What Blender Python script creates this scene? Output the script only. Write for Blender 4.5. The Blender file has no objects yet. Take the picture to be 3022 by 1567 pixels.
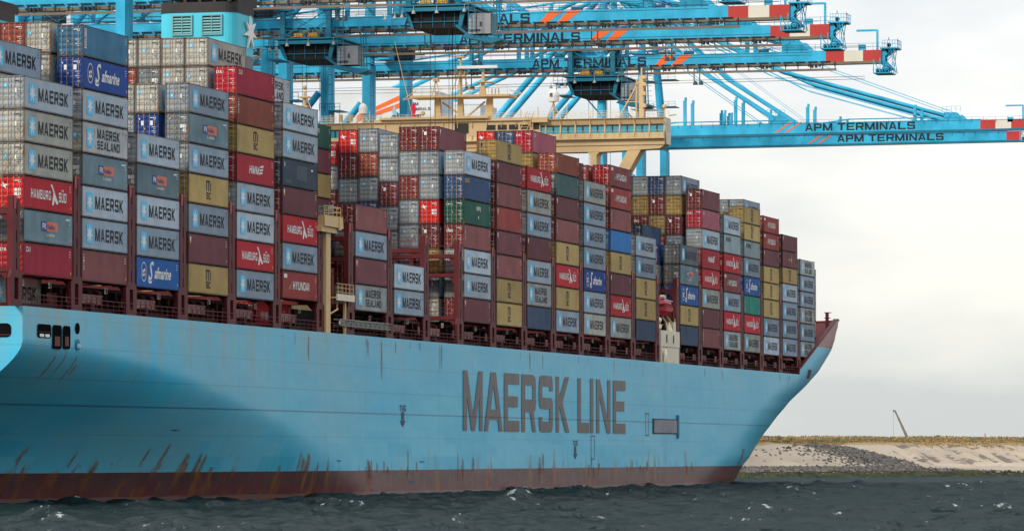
import bpy, math, random
import numpy as np
from mathutils import Vector, noise
R = math.radians
random.seed(7)
sc = bpy.context.scene
COL = sc.collection

# ------------------------------------------------------------------ camera
# world frame: X runs forward along the ship, Y to port, Z up from the water. Ship's side is Y = 0.
YAW, PITCH = R(14.74), R(2.39)
cd = bpy.data.cameras.new('camera'); cam = bpy.data.objects.new('camera', cd); COL.objects.link(cam)
cam.location = (-367.4, -140.5, 4.6)
d = Vector((math.cos(YAW)*math.cos(PITCH), math.sin(YAW)*math.cos(PITCH), math.sin(PITCH)))
cam.rotation_euler = d.to_track_quat('-Z', 'Y').to_euler()
cd.sensor_width = 36; cd.lens = 13304/3022*36
cd.clip_start = 5; cd.clip_end = 12000
sc.camera = cam

# ------------------------------------------------------------------ sky and sun
SUN_AZ, SUN_EL = R(147), R(33)      # direction towards the sun, measured from +X towards +Y
w = bpy.data.worlds.new('World'); sc.world = w; w.use_nodes = True
nt = w.node_tree; nt.nodes.clear()
def wn(t): return nt.nodes.new(t)
out = wn('ShaderNodeOutputWorld'); bg = wn('ShaderNodeBackground'); bg.inputs[1].default_value = 0.1
sky = wn('ShaderNodeTexSky'); sky.sky_type = 'NISHITA'; sky.sun_disc = False
sky.sun_elevation = SUN_EL; sky.sun_rotation = math.pi/2 - SUN_AZ
sky.altitude = 0; sky.air_density = 1; sky.dust_density = 2
tc = wn('ShaderNodeTexCoord'); mp = wn('ShaderNodeMapping'); mp.inputs['Scale'].default_value = (1, 1, 3.0)
nz = wn('ShaderNodeTexNoise'); nz.inputs['Scale'].default_value = 7.5; nz.inputs['Detail'].default_value = 6; nz.inputs['Roughness'].default_value = 0.5
rp = wn('ShaderNodeValToRGB'); rp.color_ramp.elements[0].position = 0.38; rp.color_ramp.elements[1].position = 0.60
rp.color_ramp.elements[0].color = (6.0, 6.4, 6.75, 1); rp.color_ramp.elements[1].color = (8.9, 8.8, 8.5, 1)
sep = wn('ShaderNodeSeparateXYZ'); rz = wn('ShaderNodeValToRGB')
rz.color_ramp.elements[0].position = 0.0; rz.color_ramp.elements[0].color = (0.87, 0.86, 0.80, 1)
rz.color_ramp.elements[1].position = 0.09; rz.color_ramp.elements[1].color = (1, 1, 1, 1)
e = rz.color_ramp.elements.new(0.45); e.color = (1.2, 1.22, 1.28, 1)
mul = wn('ShaderNodeMixRGB'); mul.blend_type = 'MULTIPLY'; mul.inputs[0].default_value = 1
mx = wn('ShaderNodeMixRGB'); mx.inputs[0].default_value = 0.93
L = nt.links.new
L(tc.outputs['Generated'], mp.inputs[0]); L(mp.outputs[0], nz.inputs['Vector']); L(nz.outputs[0], rp.inputs[0])
L(tc.outputs['Generated'], sep.inputs[0]); L(sep.outputs[2], rz.inputs[0])
L(rp.outputs[0], mul.inputs[1]); L(rz.outputs[0], mul.inputs[2])
L(sky.outputs[0], mx.inputs[1]); L(mul.outputs[0], mx.inputs[2]); L(mx.outputs[0], bg.inputs[0]); L(bg.outputs[0], out.inputs[0])
sl = bpy.data.lights.new('sun', 'SUN'); sun = bpy.data.objects.new('sun', sl); COL.objects.link(sun)
sl.energy = 2.6; sl.angle = R(11); sl.color = (1.0, 0.93, 0.82)
sd = Vector((math.cos(SUN_AZ)*math.cos(SUN_EL), math.sin(SUN_AZ)*math.cos(SUN_EL), math.sin(SUN_EL)))
sun.rotation_euler = sd.to_track_quat('Z', 'Y').to_euler(); sun.location = (0, 0, 300)
sc.view_settings.view_transform = 'Standard'; sc.view_settings.look = 'None'
sc.view_settings.exposure = 0.37; sc.view_settings.gamma = 1
sc.cycles.max_bounces = 5; sc.cycles.diffuse_bounces = 2; sc.cycles.glossy_bounces = 2

# ------------------------------------------------------------------ materials
MATS = {}
def shader(name):
    m = bpy.data.materials.new(name); m.use_nodes = True
    t = m.node_tree; b = t.nodes['Principled BSDF']
    return m, t, b
def node(t, kind, **kw):
    n = t.nodes.new(kind)
    for k, v in kw.items():
        if k in n.inputs: n.inputs[k].default_value = v
        else: setattr(n, k, v)
    return n
def ramp(t, src, a, b, ca=(0, 0, 0, 1), cb=(1, 1, 1, 1)):
    r = t.nodes.new('ShaderNodeValToRGB'); r.color_ramp.elements[0].position = a; r.color_ramp.elements[1].position = b
    r.color_ramp.elements[0].color = ca; r.color_ramp.elements[1].color = cb
    t.links.new(src, r.inputs[0]); return r.outputs[0]
def mix(t, fac, a, b, blend='MIX'):
    n = t.nodes.new('ShaderNodeMixRGB'); n.blend_type = blend
    for i, v in ((0, fac), (1, a), (2, b)):
        if hasattr(v, 'is_linked') or hasattr(v, 'node'): t.links.new(v, n.inputs[i])
        else: n.inputs[i].default_value = v if i == 0 else (tuple(v)+(1,) if len(v) == 3 else v)
    return n.outputs[0]
def math_(t, op, a, b=None):
    n = t.nodes.new('ShaderNodeMath'); n.operation = op
    for i, v in ((0, a), (1, b)):
        if v is None: continue
        if hasattr(v, 'node'): t.links.new(v, n.inputs[i])
        else: n.inputs[i].default_value = v
    return n.outputs[0]
def noise_(t, vec, scale, detail=4, sv=(1, 1, 1), rough=0.55):
    m = t.nodes.new('ShaderNodeMapping'); m.inputs['Scale'].default_value = sv
    t.links.new(vec, m.inputs[0])
    n = t.nodes.new('ShaderNodeTexNoise'); n.inputs['Scale'].default_value = scale
    n.inputs['Detail'].default_value = detail; n.inputs['Roughness'].default_value = rough
    t.links.new(m.outputs[0], n.inputs['Vector']); return n.outputs[0]
RUST = (0.17, 0.07, 0.03)
def paint(name, col, rough=0.5, dirt=0.25, rust=0.0, scale=0.8, metal=0.0, spec=0.4, rustcol=RUST, vary=0.0):
    """painted steel: broad fading, vertical streaks of grime, rust blooms"""
    if name in MATS: return MATS[name]
    m, t, b = shader(name)
    tc = t.nodes.new('ShaderNodeTexCoord'); v = tc.outputs['Object']
    oi = t.nodes.new('ShaderNodeObjectInfo')
    add = t.nodes.new('ShaderNodeVectorMath'); add.operation = 'ADD'
    sc_ = t.nodes.new('ShaderNodeVectorMath'); sc_.operation = 'SCALE'; sc_.inputs['Scale'].default_value = 0.37
    t.links.new(oi.outputs['Location'], sc_.inputs[0]); t.links.new(v, add.inputs[0]); t.links.new(sc_.outputs[0], add.inputs[1])
    v = add.outputs[0]
    broad = noise_(t, v, 0.35*scale, 3)
    streak = noise_(t, v, 1.6*scale, 5, (1, 1, 0.12))
    c1 = tuple(x*(1-0.45*dirt) for x in col); c2 = tuple(min(1, x*(1+0.30*dirt)+0.02*dirt) for x in col)
    c = mix(t, ramp(t, broad, 0.3, 0.7), c1, c2)
    grime = tuple(0.5*x+0.5*y for x, y in zip(col, (0.06, 0.05, 0.045)))
    c = mix(t, ramp(t, streak, 0.55, 0.85, (0, 0, 0, 1), (dirt, dirt, dirt, 1)), c, grime)
    if rust > 0:
        sp = noise_(t, v, 1.9, 6, (1, 1, 0.35), 0.7)
        lo = 0.725 - 0.22*rust
        c = mix(t, ramp(t, sp, lo, lo+0.07), c, rustcol)
    if vary > 0:
        hs = t.nodes.new('ShaderNodeHueSaturation')
        t.links.new(math_(t, 'MULTIPLY_ADD', oi.outputs['Random'], vary), hs.inputs['Value'])
        t.nodes[-1]
        hs.inputs['Value'].links[0].from_node.inputs[2].default_value = 1-vary/2
        t.links.new(c, hs.inputs['Color']); c = hs.outputs[0]
    t.links.new(c, b.inputs['Base Color'])
    b.inputs['Roughness'].default_value = rough; b.inputs['Metallic'].default_value = metal
    b.inputs['Specular IOR Level'].default_value = spec*.38
    MATS[name] = m; return m
def plain(name, col, rough=0.6, metal=0.0, spec=0.4):
    return paint(name, col, rough, 0.12, 0, 0.8, metal, spec)

# ------------------------------------------------------------------ mesh builder
class MB:
    def __init__(s): s.v = []; s.f = []; s.m = []; s.mi = 0
    def quad(s, *p):
        i = len(s.v); s.v += [tuple(q) for q in p]; s.f.append(tuple(range(i, i+len(p)))); s.m.append(s.mi); return s
    def box(s, x0, x1, y0, y1, z0, z1):
        i = len(s.v)
        s.v += [(x, y, z) for z in (z0, z1) for x, y in ((x0, y0), (x1, y0), (x1, y1), (x0, y1))]
        for f in ((0, 3, 2, 1), (4, 5, 6, 7), (0, 1, 5, 4), (1, 2, 6, 5), (2, 3, 7, 6), (3, 0, 4, 7)):
            s.f.append(tuple(i+k for k in f)); s.m.append(s.mi)
        return s
    def bar(s, a, b, r, r2=None, n=6, cap=True):
        a, b = Vector(a), Vector(b); r2 = r if r2 is None else r2
        ax = (b-a).normalized(); u = ax.cross(Vector((0, 0, 1)))
        if u.length < 1e-3: u = Vector((1, 0, 0))
        u.normalize(); w_ = ax.cross(u)
        i = len(s.v)
        for p, rr in ((a, r), (b, r2)):
            for k in range(n):
                t = 2*math.pi*(k+0.5)/n
                s.v.append(tuple(p + u*math.cos(t)*rr + w_*math.sin(t)*rr))
        for k in range(n):
            s.f.append((i+k, i+(k+1) % n, i+n+(k+1) % n, i+n+k)); s.m.append(s.mi)
        if cap:
            s.f.append(tuple(i+k for k in range(n))[::-1]); s.f.append(tuple(i+n+k for k in range(n))); s.m += [s.mi, s.mi]
        return s
    def prism(s, poly, axis, a, b):
        """poly: 2D outline; axis 'x': (y,z), 'y': (x,z), 'z': (x,y)"""
        P = {'x': lambda p, h: (h, p[0], p[1]), 'y': lambda p, h: (p[0], h, p[1]), 'z': lambda p, h: (p[0], p[1], h)}[axis]
        i = len(s.v); n = len(poly)
        s.v += [P(p, a) for p in poly] + [P(p, b) for p in poly]
        s.f.append(tuple(range(i, i+n))); s.f.append(tuple(range(i+2*n-1, i+n-1, -1))); s.m += [s.mi]*2
        for k in range(n):
            s.f.append((i+k, i+n+k, i+n+(k+1) % n, i+(k+1) % n)); s.m.append(s.mi)
        return s
    def ball(s, c, r, sx=1, sy=1, sz=1, n=10, m=7):
        i = len(s.v)
        for j in range(m+1):
            ph = math.pi*j/m
            for k in range(n):
                t = 2*math.pi*k/n
                s.v.append((c[0]+r*sx*math.sin(ph)*math.cos(t), c[1]+r*sy*math.sin(ph)*math.sin(t), c[2]+r*sz*math.cos(ph)))
        for j in range(m):
            for k in range(n):
                s.f.append((i+j*n+k, i+(j+1)*n+k, i+(j+1)*n+(k+1) % n, i+j*n+(k+1) % n)); s.m.append(s.mi)
        return s
    def mesh(s, name, mats):
        me = bpy.data.meshes.new(name); me.from_pydata(s.v, [], s.f)
        for m in (mats if isinstance(mats, (list, tuple)) else [mats]): me.materials.append(m)
        me.polygons.foreach_set('material_index', s.m)
        me.update(); return me
    def build(s, name, mats, parent=None, smooth=False):
        me = s.mesh(name, mats)
        if smooth: me.polygons.foreach_set('use_smooth', [True]*len(me.polygons))
        return link(name, me, parent)
def link(name, me, parent=None):
    o = bpy.data.objects.new(name, me); COL.objects.link(o)
    if parent is not None: o.parent = parent
    return o
def tag(o, label=None, cat=None, group=None, kind=None):
    for k, v in (('label', label), ('category', cat), ('group', group), ('kind', kind)):
        if v: o[k] = v
    return o
def empty(name, loc=(0, 0, 0), rz=0):
    o = bpy.data.objects.new(name, None); COL.objects.link(o); o.location = loc; o.rotation_euler = (0, 0, rz)
    o.empty_display_size = 0.5; return o

# ------------------------------------------------------------------ lettering: heavy block capitals cut as flat plates
G = {
'M': [[(0,0),(0,1),(.21,1),(.515,.26),(.79,1),(1,1),(1,0),(.82,0),(.82,.55),(.61,0),(.42,0),(.2,.55),(.2,0)]],
'A': [[(0,0),(.36,1),(.5,1),(.5,.78),(.36,.37),(.5,.37),(.5,.195),(.27,.195),(.2,0)],
      [(.5,1),(.63,1),(1,0),(.8,0),(.73,.195),(.5,.195),(.5,.37),(.66,.37),(.5,.78)]],
'E': [[(0,0),(0,1),(1,1),(1,.81),(.24,.81),(.24,.61),(.9,.61),(.9,.42),(.24,.42),(.24,.19),(1,.19),(1,0)]],
'R': [[(0,0),(0,1),(.24,1),(.24,0)],[(.24,1),(.77,1),(.77,.81),(.24,.81)],[(.24,.565),(.77,.565),(.77,.345),(.24,.345)],
      [(.77,1),(.88,.98),(.97,.93),(1,.8),(1,.5),(.95,.38),(.83,.345),(.77,.345)],[(.57,.345),(.83,.345),(1,0),(.76,0)]],
'S': [[(0,.8),(.05,.95),(.15,1),(.88,1),(.97,.95),(1,.85),(1,.73),(.77,.73),(.77,.81),(.24,.81),(.24,.61),(.88,.61),(.97,.57),(1,.5),
       (1,.12),(.95,.03),(.85,0),(.15,0),(.05,.04),(0,.14),(0,.27),(.24,.27),(.24,.19),(.77,.19),(.77,.41),(.15,.41),(.05,.45),(0,.53)]],
'K': [[(0,0),(0,1),(.23,1),(.23,0)],[(.23,.62),(.68,1),(.98,1),(.48,.53),(1,0),(.7,0),(.23,.48)]],
'L': [[(0,0),(0,1),(.27,1),(.27,.19),(1,.19),(1,0)]],
'I': [[(0,0),(0,1),(1,1),(1,0)]],
'N': [[(0,0),(0,1),(.24,1),(.79,.27),(.79,1),(1,1),(1,0),(.74,0),(.21,.68),(.21,0)]],
'P': [[(0,0),(0,1),(.24,1),(.24,0)],[(.24,1),(.77,1),(.77,.81),(.24,.81)],[(.24,.54),(.77,.54),(.77,.34),(.24,.34)],
      [(.77,1),(.88,.98),(.97,.93),(1,.8),(1,.5),(.95,.38),(.83,.34),(.77,.34)]],
'T': [[(0,1),(1,1),(1,.8),(.63,.8),(.63,0),(.38,0),(.38,.8),(0,.8)]],
'H': [[(0,0),(0,1),(.24,1),(.24,.6),(.76,.6),(.76,1),(1,1),(1,0),(.76,0),(.76,.4),(.24,.4),(.24,0)]],
'Y': [[(0,1),(.27,1),(.5,.6),(.73,1),(1,1),(.62,.4),(.62,0),(.38,0),(.38,.4)]],
'U': [[(0,.14),(0,1),(.24,1),(.24,.19),(.76,.19),(.76,1),(1,1),(1,.14),(.9,0),(.1,0)]],
'D': [[(0,0),(0,1),(.24,1),(.24,0)],[(.24,1),(.8,1),(1,.85),(1,.15),(.8,0),(.24,0),(.24,.19),(.76,.19),(.76,.81),(.24,.81)]],
'B': [[(0,0),(0,1),(.24,1),(.24,0)],[(.24,1),(.85,1),(.98,.88),(.98,.62),(.88,.51),(1,.4),(1,.12),(.87,0),(.24,0),(.24,.18),(.75,.18),(.75,.42),(.24,.42),(.24,.58),(.72,.58),(.72,.82),(.24,.82)]],
'G': [[(1,.7),(1,.88),(.88,1),(.12,1),(0,.88),(0,.12),(.12,0),(.88,0),(1,.12),(1,.5),(.55,.5),(.55,.34),(.76,.34),(.76,.19),(.24,.19),(.24,.81),(.76,.81),(.76,.7)]],
'C': [[(1,.68),(1,.88),(.88,1),(.12,1),(0,.88),(0,.12),(.12,0),(.88,0),(1,.12),(1,.32),(.76,.32),(.76,.19),(.24,.19),(.24,.81),(.76,.81),(.76,.68)]],
'O': [[(0,.12),(0,.88),(.12,1),(.5,1),(.5,.81),(.24,.81),(.24,.19),(.5,.19),(.5,0),(.12,0)],[(.5,1),(.88,1),(1,.88),(1,.12),(.88,0),(.5,0),(.5,.19),(.76,.19),(.76,.81),(.5,.81)]],
}
for k, row in {'0': 'O', '5': 'S'}.items(): G[k] = G[row]
G['1'] = [[(.3,0),(.3,.75),(.1,.65),(.1,.85),(.4,1),(.6,1),(.6,0)]]
G['3'] = [[(0,1),(.9,1),(1,.9),(1,.6),(.9,.5),(1,.4),(1,.1),(.9,0),(0,0),(0,.2),(.72,.2),(.72,.4),(.2,.4),(.2,.6),(.72,.6),(.72,.8),(0,.8)]]
G['7'] = [[(0,1),(1,1),(1,.8),(.55,0),(.25,0),(.7,.8),(0,.8)]]
G['9'] = [[(0,.5),(0,.9),(.1,1),(.9,1),(1,.9),(1,0),(0,0),(0,.2),(.74,.2),(.74,.42),(.1,.42)]]
G['8'] = G['B']; G['4'] = [[(0,.35),(0,1),(.25,1),(.25,.5),(.6,.5),(.6,1),(.85,1),(.85,.5),(1,.5),(1,.3),(.85,.3),(.85,0),(.6,0),(.6,.3),(0,.3)]]
G['6'] = G['G']; G['2'] = [[(0,1),(.9,1),(1,.9),(1,.5),(.3,.2),(1,.2),(1,0),(0,0),(0,.25),(.75,.6),(.75,.8),(0,.8)]]
WID = {'I': .30, 'M': 1.25, '1': .6}
def letters(mb, text, x0, x1, z0, z1, place, gap=0.28):
    """lay text out between x0 and x1; place(u, v) maps plate coordinates to 3D"""
    tot = sum((WID.get(c, 1) if c != ' ' else .55) for c in text) + gap*(len(text)-1)
    k = (x1-x0)/tot; x = x0
    for c in text:
        wd = (WID.get(c, 1) if c != ' ' else .55)*k
        for poly in G.get(c, []):
            mb.quad(*[place(x+p[0]*wd, z0+p[1]*(z1-z0)) for p in poly])
        x += wd + gap*k
def font_mesh(mb, text, place, size=1.0, shear=0.0, offset=0.0, sx=1.0):
    """Blender's own typeface turned into flat faces"""
    cu = bpy.data.curves.new('t', 'FONT'); cu.body = text; cu.size = size; cu.shear = shear; cu.offset = offset; cu.resolution_u = 2
    ob = bpy.data.objects.new('t', cu); COL.objects.link(ob)
    dg = bpy.context.evaluated_depsgraph_get(); me = ob.evaluated_get(dg).to_mesh()
    xs = [v.co.x for v in me.vertices] or [0]; x0 = min(xs); wd = (max(xs)-x0) or 1
    i = len(mb.v)
    for v in me.vertices: mb.v.append(place((v.co.x-x0)*sx, v.co.y))
    for p in me.polygons: mb.f.append(tuple(i+k for k in p.vertices)); mb.m.append(mb.mi)
    ob.evaluated_get(dg).to_mesh_clear(); bpy.data.objects.remove(ob); bpy.data.curves.remove(cu)
    return wd*sx
def star(mb, cx, cz, rx, rz, place, n=7, inner=.42):
    pts = []
    for k in range(2*n):
        a = math.pi/2 + math.pi*k/n; r = 1 if k % 2 == 0 else inner
        pts.append((cx+rx*r*math.cos(a), cz+rz*r*math.sin(a)))
    for k in range(2*n):
        mb.quad(place(cx, cz), place(*pts[k]), place(*pts[(k+1) % (2*n)]))
def star_outline(cx, cz, rx, rz, n=7, inner=.36):
    return [(cx+rx*(1 if k % 2 == 0 else inner)*math.cos(math.pi/2+math.pi*k/n), cz+rz*(1 if k % 2 == 0 else inner)*math.sin(math.pi/2+math.pi*k/n)) for k in range(2*n)]

# ------------------------------------------------------------------ the container ship
DECK, BASE = 17.4, 20.11
HB, CY = 29.5, 29.2          # half beam, centre line
MAROON = (0.092, 0.010, 0.013)
m_deck = paint('deck_maroon', MAROON, 0.5, 0.35, 0.0)
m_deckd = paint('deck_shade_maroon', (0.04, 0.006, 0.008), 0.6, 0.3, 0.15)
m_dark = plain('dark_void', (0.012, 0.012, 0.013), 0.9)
m_cream = paint('cream', (0.60, 0.42, 0.21), 0.5, 0.18, 0.06)
m_creamw = paint('cream_white', (0.66, 0.60, 0.47), 0.5, 0.22, 0.28)
m_white = plain('white', (0.75, 0.74, 0.70), 0.5)
m_text = plain('letter_black', (0.035, 0.032, 0.034), 0.6)
ship = empty('container_ship', (0, 0, 0))
tag(ship, 'giant light blue container ship with a red waterline band, moored under the blue cranes', 'ship')

def interp(x, xs, ys): return float(np.interp(x, xs, ys))
def zflat(X): return interp(X, [-1, 0, 14, 32, 45, 56, 73, 84, 97, 112], [14.3, 14.3, 13.8, 12.8, 11.5, 10.1, 7.8, 5.4, 2.0, -3])
def inset_aft(X, z):
    dz = max(0.0, zflat(X)-z)
    A = interp(X, [-1, 30, 60, 90, 112], [.47, .30, .155, .09, .06])
    return min(28.6, A*dz**1.6/(1+(dz/13)**2.2))
SIL = ([-3, 0, 2.8, 3.8, 7.1, 10.1, 13.2, 15.7, 17.9, 21.7, 23.3, 25.7, 27.3], [286, 294, 302, 306, 316, 327, 340, 353, 363, 375, 378, 381, 382.5])
def bow_params(z):
    Xe = interp(z, [-3, 0, 12, 20, 27.5], [384, 387, 391, 396, 401])
    s = interp(z, *SIL)
    best = None
    for X0 in np.arange(255, 384, 1.0):
        Lz = Xe-X0
        if Lz < 12: break
        k = 380.0 if Lz*Lz/380.0 < 27 else Lz*Lz/27
        t = np.linspace(0, Lz, 60); Y = t*t/k + (HB-Lz*Lz/k)*(t/Lz)**5
        sv = np.max(X0+t-Y/0.2)
        if best is None or abs(sv-s) < best[0]: best = (abs(sv-s), X0, Lz, k)
    return best[1:]+(Xe,)
BP_Z = np.arange(-3, 28.01, 1.0); BP = [bow_params(z) for z in BP_Z]
def inset_bow(X, z):
    i = max(0, min(len(BP_Z)-2, int((z+3)//1))); f = min(1, max(0, (z-BP_Z[i])))
    X0, Lz, k, Xe = [a*(1-f)+b*f for a, b in zip(BP[i], BP[i+1])]
    if X <= X0: return 0.0
    t = min(X-X0, Lz)
    return min(HB, t*t/k + (HB-Lz*Lz/k)*(t/Lz)**5)
def ztop(X): return DECK if X < 348 else min(27.3, DECK + 1.0 + (X-348.0)*0.272)
def hull_mesh():
    Xs = [-0.95] + list(np.arange(2, 112, 3.0)) + list(np.arange(116, 250, 12.0)) + list(np.arange(252, 347, 4.0)) + [347.9, 348.1] + list(np.arange(350, 386, 2.0)) + list(np.arange(386, 401.1, 0.75))
    nz = 44; V = []; F = []
    def sect(X, sgn):
        zt = ztop(X); row = []
        for j in range(nz+1):
            z = -3 + (zt+3)*j/nz
            ins = max(inset_aft(X, z), inset_bow(X, z))
            row.append((X, CY + sgn*(HB-ins), z))
        return row
    for sgn in (-1, 1):
        base = len(V)
        for X in Xs: V += sect(X, sgn)
        for i in range(len(Xs)-1):
            for j in range(nz):
                a = base+i*(nz+1)+j; b = a+nz+1
                F.append((a, b, b+1, a+1) if sgn < 0 else (a, a+1, b+1, b))
    n = len(Xs)*(nz+1)
    me = bpy.data.meshes.new('hull'); me.from_pydata(V, [], F); me.polygons.foreach_set('use_smooth', [True]*len(F))
    me.update(); return me
def hull_material():
    m, t, b = shader('hull_paint')
    tc = t.nodes.new('ShaderNodeTexCoord'); v = tc.outputs['Object']
    sep = t.nodes.new('ShaderNodeSeparateXYZ'); t.links.new(v, sep.inputs[0]); X, Z = sep.outputs[0], sep.outputs[2]
    blue = (0.135, 0.415, 0.56)
    c = mix(t, ramp(t, noise_(t, v, 0.05, 3, (1, 1, 2.5)), .35, .65), (0.035, 0.40, 0.61), (0.080, 0.45, 0.63))
    # repainted rectangular patches low on the side
    br = t.nodes.new('ShaderNodeTexBrick'); br.inputs['Scale'].default_value = 1; br.inputs['Brick Width'].default_value = 9.3; br.inputs['Row Height'].default_value = 1.45
    br.inputs['Mortar Size'].default_value = 0; br.inputs['Color1'].default_value = (0, 0, 0, 1); br.inputs['Color2'].default_value = (1, 1, 1, 1); br.inputs['Mortar'].default_value = (0, 0, 0, 1)
    cx = t.nodes.new('ShaderNodeCombineXYZ'); t.links.new(X, cx.inputs[0]); t.links.new(Z, cx.inputs[1]); t.links.new(cx.outputs[0], br.inputs['Vector'])
    patch = math_(t, 'MULTIPLY', br.outputs[0], ramp(t, Z, 0, 1))
    zr = t.nodes.new('ShaderNodeMapRange'); zr.inputs[1].default_value = 9.5; zr.inputs[2].default_value = 6.0; t.links.new(Z, zr.inputs[0])
    pf = math_(t, 'MULTIPLY', br.outputs[0], math_(t, 'MULTIPLY', zr.outputs[0], 0.75))
    c = mix(t, pf, c, (0.13, 0.50, 0.68))
    # green grey slime and grime runs below the deck edge
    zs = t.nodes.new('ShaderNodeMapRange'); zs.inputs[1].default_value = 10.5; zs.inputs[2].default_value = 17.0; t.links.new(Z, zs.inputs[0])
    xr = t.nodes.new('ShaderNodeMapRange'); xr.inputs[1].default_value = 130; xr.inputs[2].default_value = 70; xr.inputs[3].default_value = 0.25; t.links.new(X, xr.inputs[0])
    st = ramp(t, noise_(t, v, 0.42, 6, (1, 1, 0.07), .62), .42, .66)
    c = mix(t, math_(t, 'MULTIPLY', math_(t, 'MULTIPLY', st, zs.outputs[0]), math_(t, 'MULTIPLY', xr.outputs[0], 0.85)), c, (0.24, 0.31, 0.27))
    big = ramp(t, noise_(t, v, .035, 4, (1, 1, 1.6), .6), .45, .62)
    c = mix(t, math_(t, 'MULTIPLY', math_(t, 'MULTIPLY', big, xr.outputs[0]), .35), c, (0.20, 0.36, 0.40))
    # thin rust runs
    fine = ramp(t, noise_(t, v, 1.3, 5, (1, 1, 0.03), .65), .68, .76)
    c = mix(t, math_(t, 'MULTIPLY', fine, 0.16), c, (0.24, 0.20, 0.13))
    # plate seams
    for z0, a, th in ((14.05, .30, .045), (11.3, .40, .05), (9.0, .78, .085), (6.4, .25, .05), (16.6, .2, .04)):
        ln = math_(t, 'LESS_THAN', math_(t, 'ABSOLUTE', math_(t, 'SUBTRACT', Z, z0)), th)
        c = mix(t, math_(t, 'MULTIPLY', ln, a), c, (0.03, 0.16, 0.25))
    fr = math_(t, 'FRACT', math_(t, 'DIVIDE', X, 14.7)); ln = math_(t, 'LESS_THAN', fr, 0.011)
    c = mix(t, math_(t, 'MULTIPLY', ln, 0.4), c, (0.05, 0.22, 0.33))
    # dark wet-looking run amidships-forward
    bd = math_(t, 'LESS_THAN', math_(t, 'ABSOLUTE', math_(t, 'SUBTRACT', X, 250.0)), 1.4)
    c = mix(t, math_(t, 'MULTIPLY', bd, 0.4), c, (0.08, 0.30, 0.50))
    # rust breaking out above the waterline band
    zb = t.nodes.new('ShaderNodeMapRange'); zb.inputs[1].default_value = 6.2; zb.inputs[2].default_value = 2.6; t.links.new(Z, zb.inputs[0])
    rr = noise_(t, v, 0.42, 6, (1, 1, 0.16), .68)
    rs = ramp(t, math_(t, 'ADD', rr, math_(t, 'MULTIPLY', zb.outputs[0], 0.125)), .655, .74)
    rs = math_(t, 'MULTIPLY', rs, math_(t, 'GREATER_THAN', zb.outputs[0], 0.001))
    # boot topping
    r2 = noise_(t, v, 0.12, 5, (1, 1, 1.2)); rc = mix(t, ramp(t, r2, .35, .65), (0.075, 0.035, 0.040), (0.115, 0.040, 0.042))
    zz = t.nodes.new('ShaderNodeMapRange'); zz.inputs[1].default_value = 0.2; zz.inputs[2].default_value = 2.0; t.links.new(Z, zz.inputs[0])
    rc = mix(t, math_(t, 'SUBTRACT', 1.0, zz.outputs[0]), rc, (0.13, 0.030, 0.030))
    pat = ramp(t, noise_(t, v, 0.25, 6, (1, 1, 0.5), .7), .5, .6)
    rc = mix(t, math_(t, 'MULTIPLY', pat, 0.35), rc, (0.10, 0.075, 0.075))
    bt = math_(t, 'LESS_THAN', Z, 2.82)
    c = mix(t, bt, c, rc)
    slime = math_(t, 'LESS_THAN', math_(t, 'ADD', Z, math_(t, 'MULTIPLY', noise_(t, v, .5, 3), 0.5)), 0.72)
    c = mix(t, math_(t, 'MULTIPLY', slime, .7), c, (0.17, 0.125, 0.115))
    rcol = mix(t, noise_(t, v, 1.2, 3), (0.26, 0.10, 0.025), (0.12, 0.05, 0.022))
    c = mix(t, math_(t, 'MULTIPLY', rs, 0.8), c, rcol)
    top = math_(t, 'MULTIPLY', math_(t, 'GREATER_THAN', Z, 22.2), math_(t, 'GREATER_THAN', X, 340.0))
    c = mix(t, top, c, (0.24, 0.085, 0.08))
    t.links.new(c, b.inputs['Base Color'])
    b.inputs['Roughness'].default_value = 0.36; b.inputs['Specular IOR Level'].default_value = 0.30
    bp = t.nodes.new('ShaderNodeBump'); bp.inputs['Strength'].default_value = 0.35; bp.inputs['Distance'].default_value = 0.09
    t.links.new(math_(t, 'ADD', noise_(t, v, 0.4, 3, (1, 1, .6)), math_(t, 'MULTIPLY', noise_(t, v, .16, 2, (1, 1, 2.2)), 1.4)), bp.inputs['Height']); t.links.new(bp.outputs[0], b.inputs['Normal'])
    return m
m_hull = hull_material()
hm = hull_mesh(); hm.materials.append(m_hull); link('hull', hm, ship)
mb = MB(); zz_ = np.linspace(-2.5, DECK-.01, 40)
mb.quad(*([(-.97, CY-HB+inset_aft(-.95, z), z) for z in zz_] + [(-.97, CY+HB-inset_aft(-.95, z), z) for z in zz_[::-1]]))
mb.build('transom', m_hull, ship)
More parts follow.
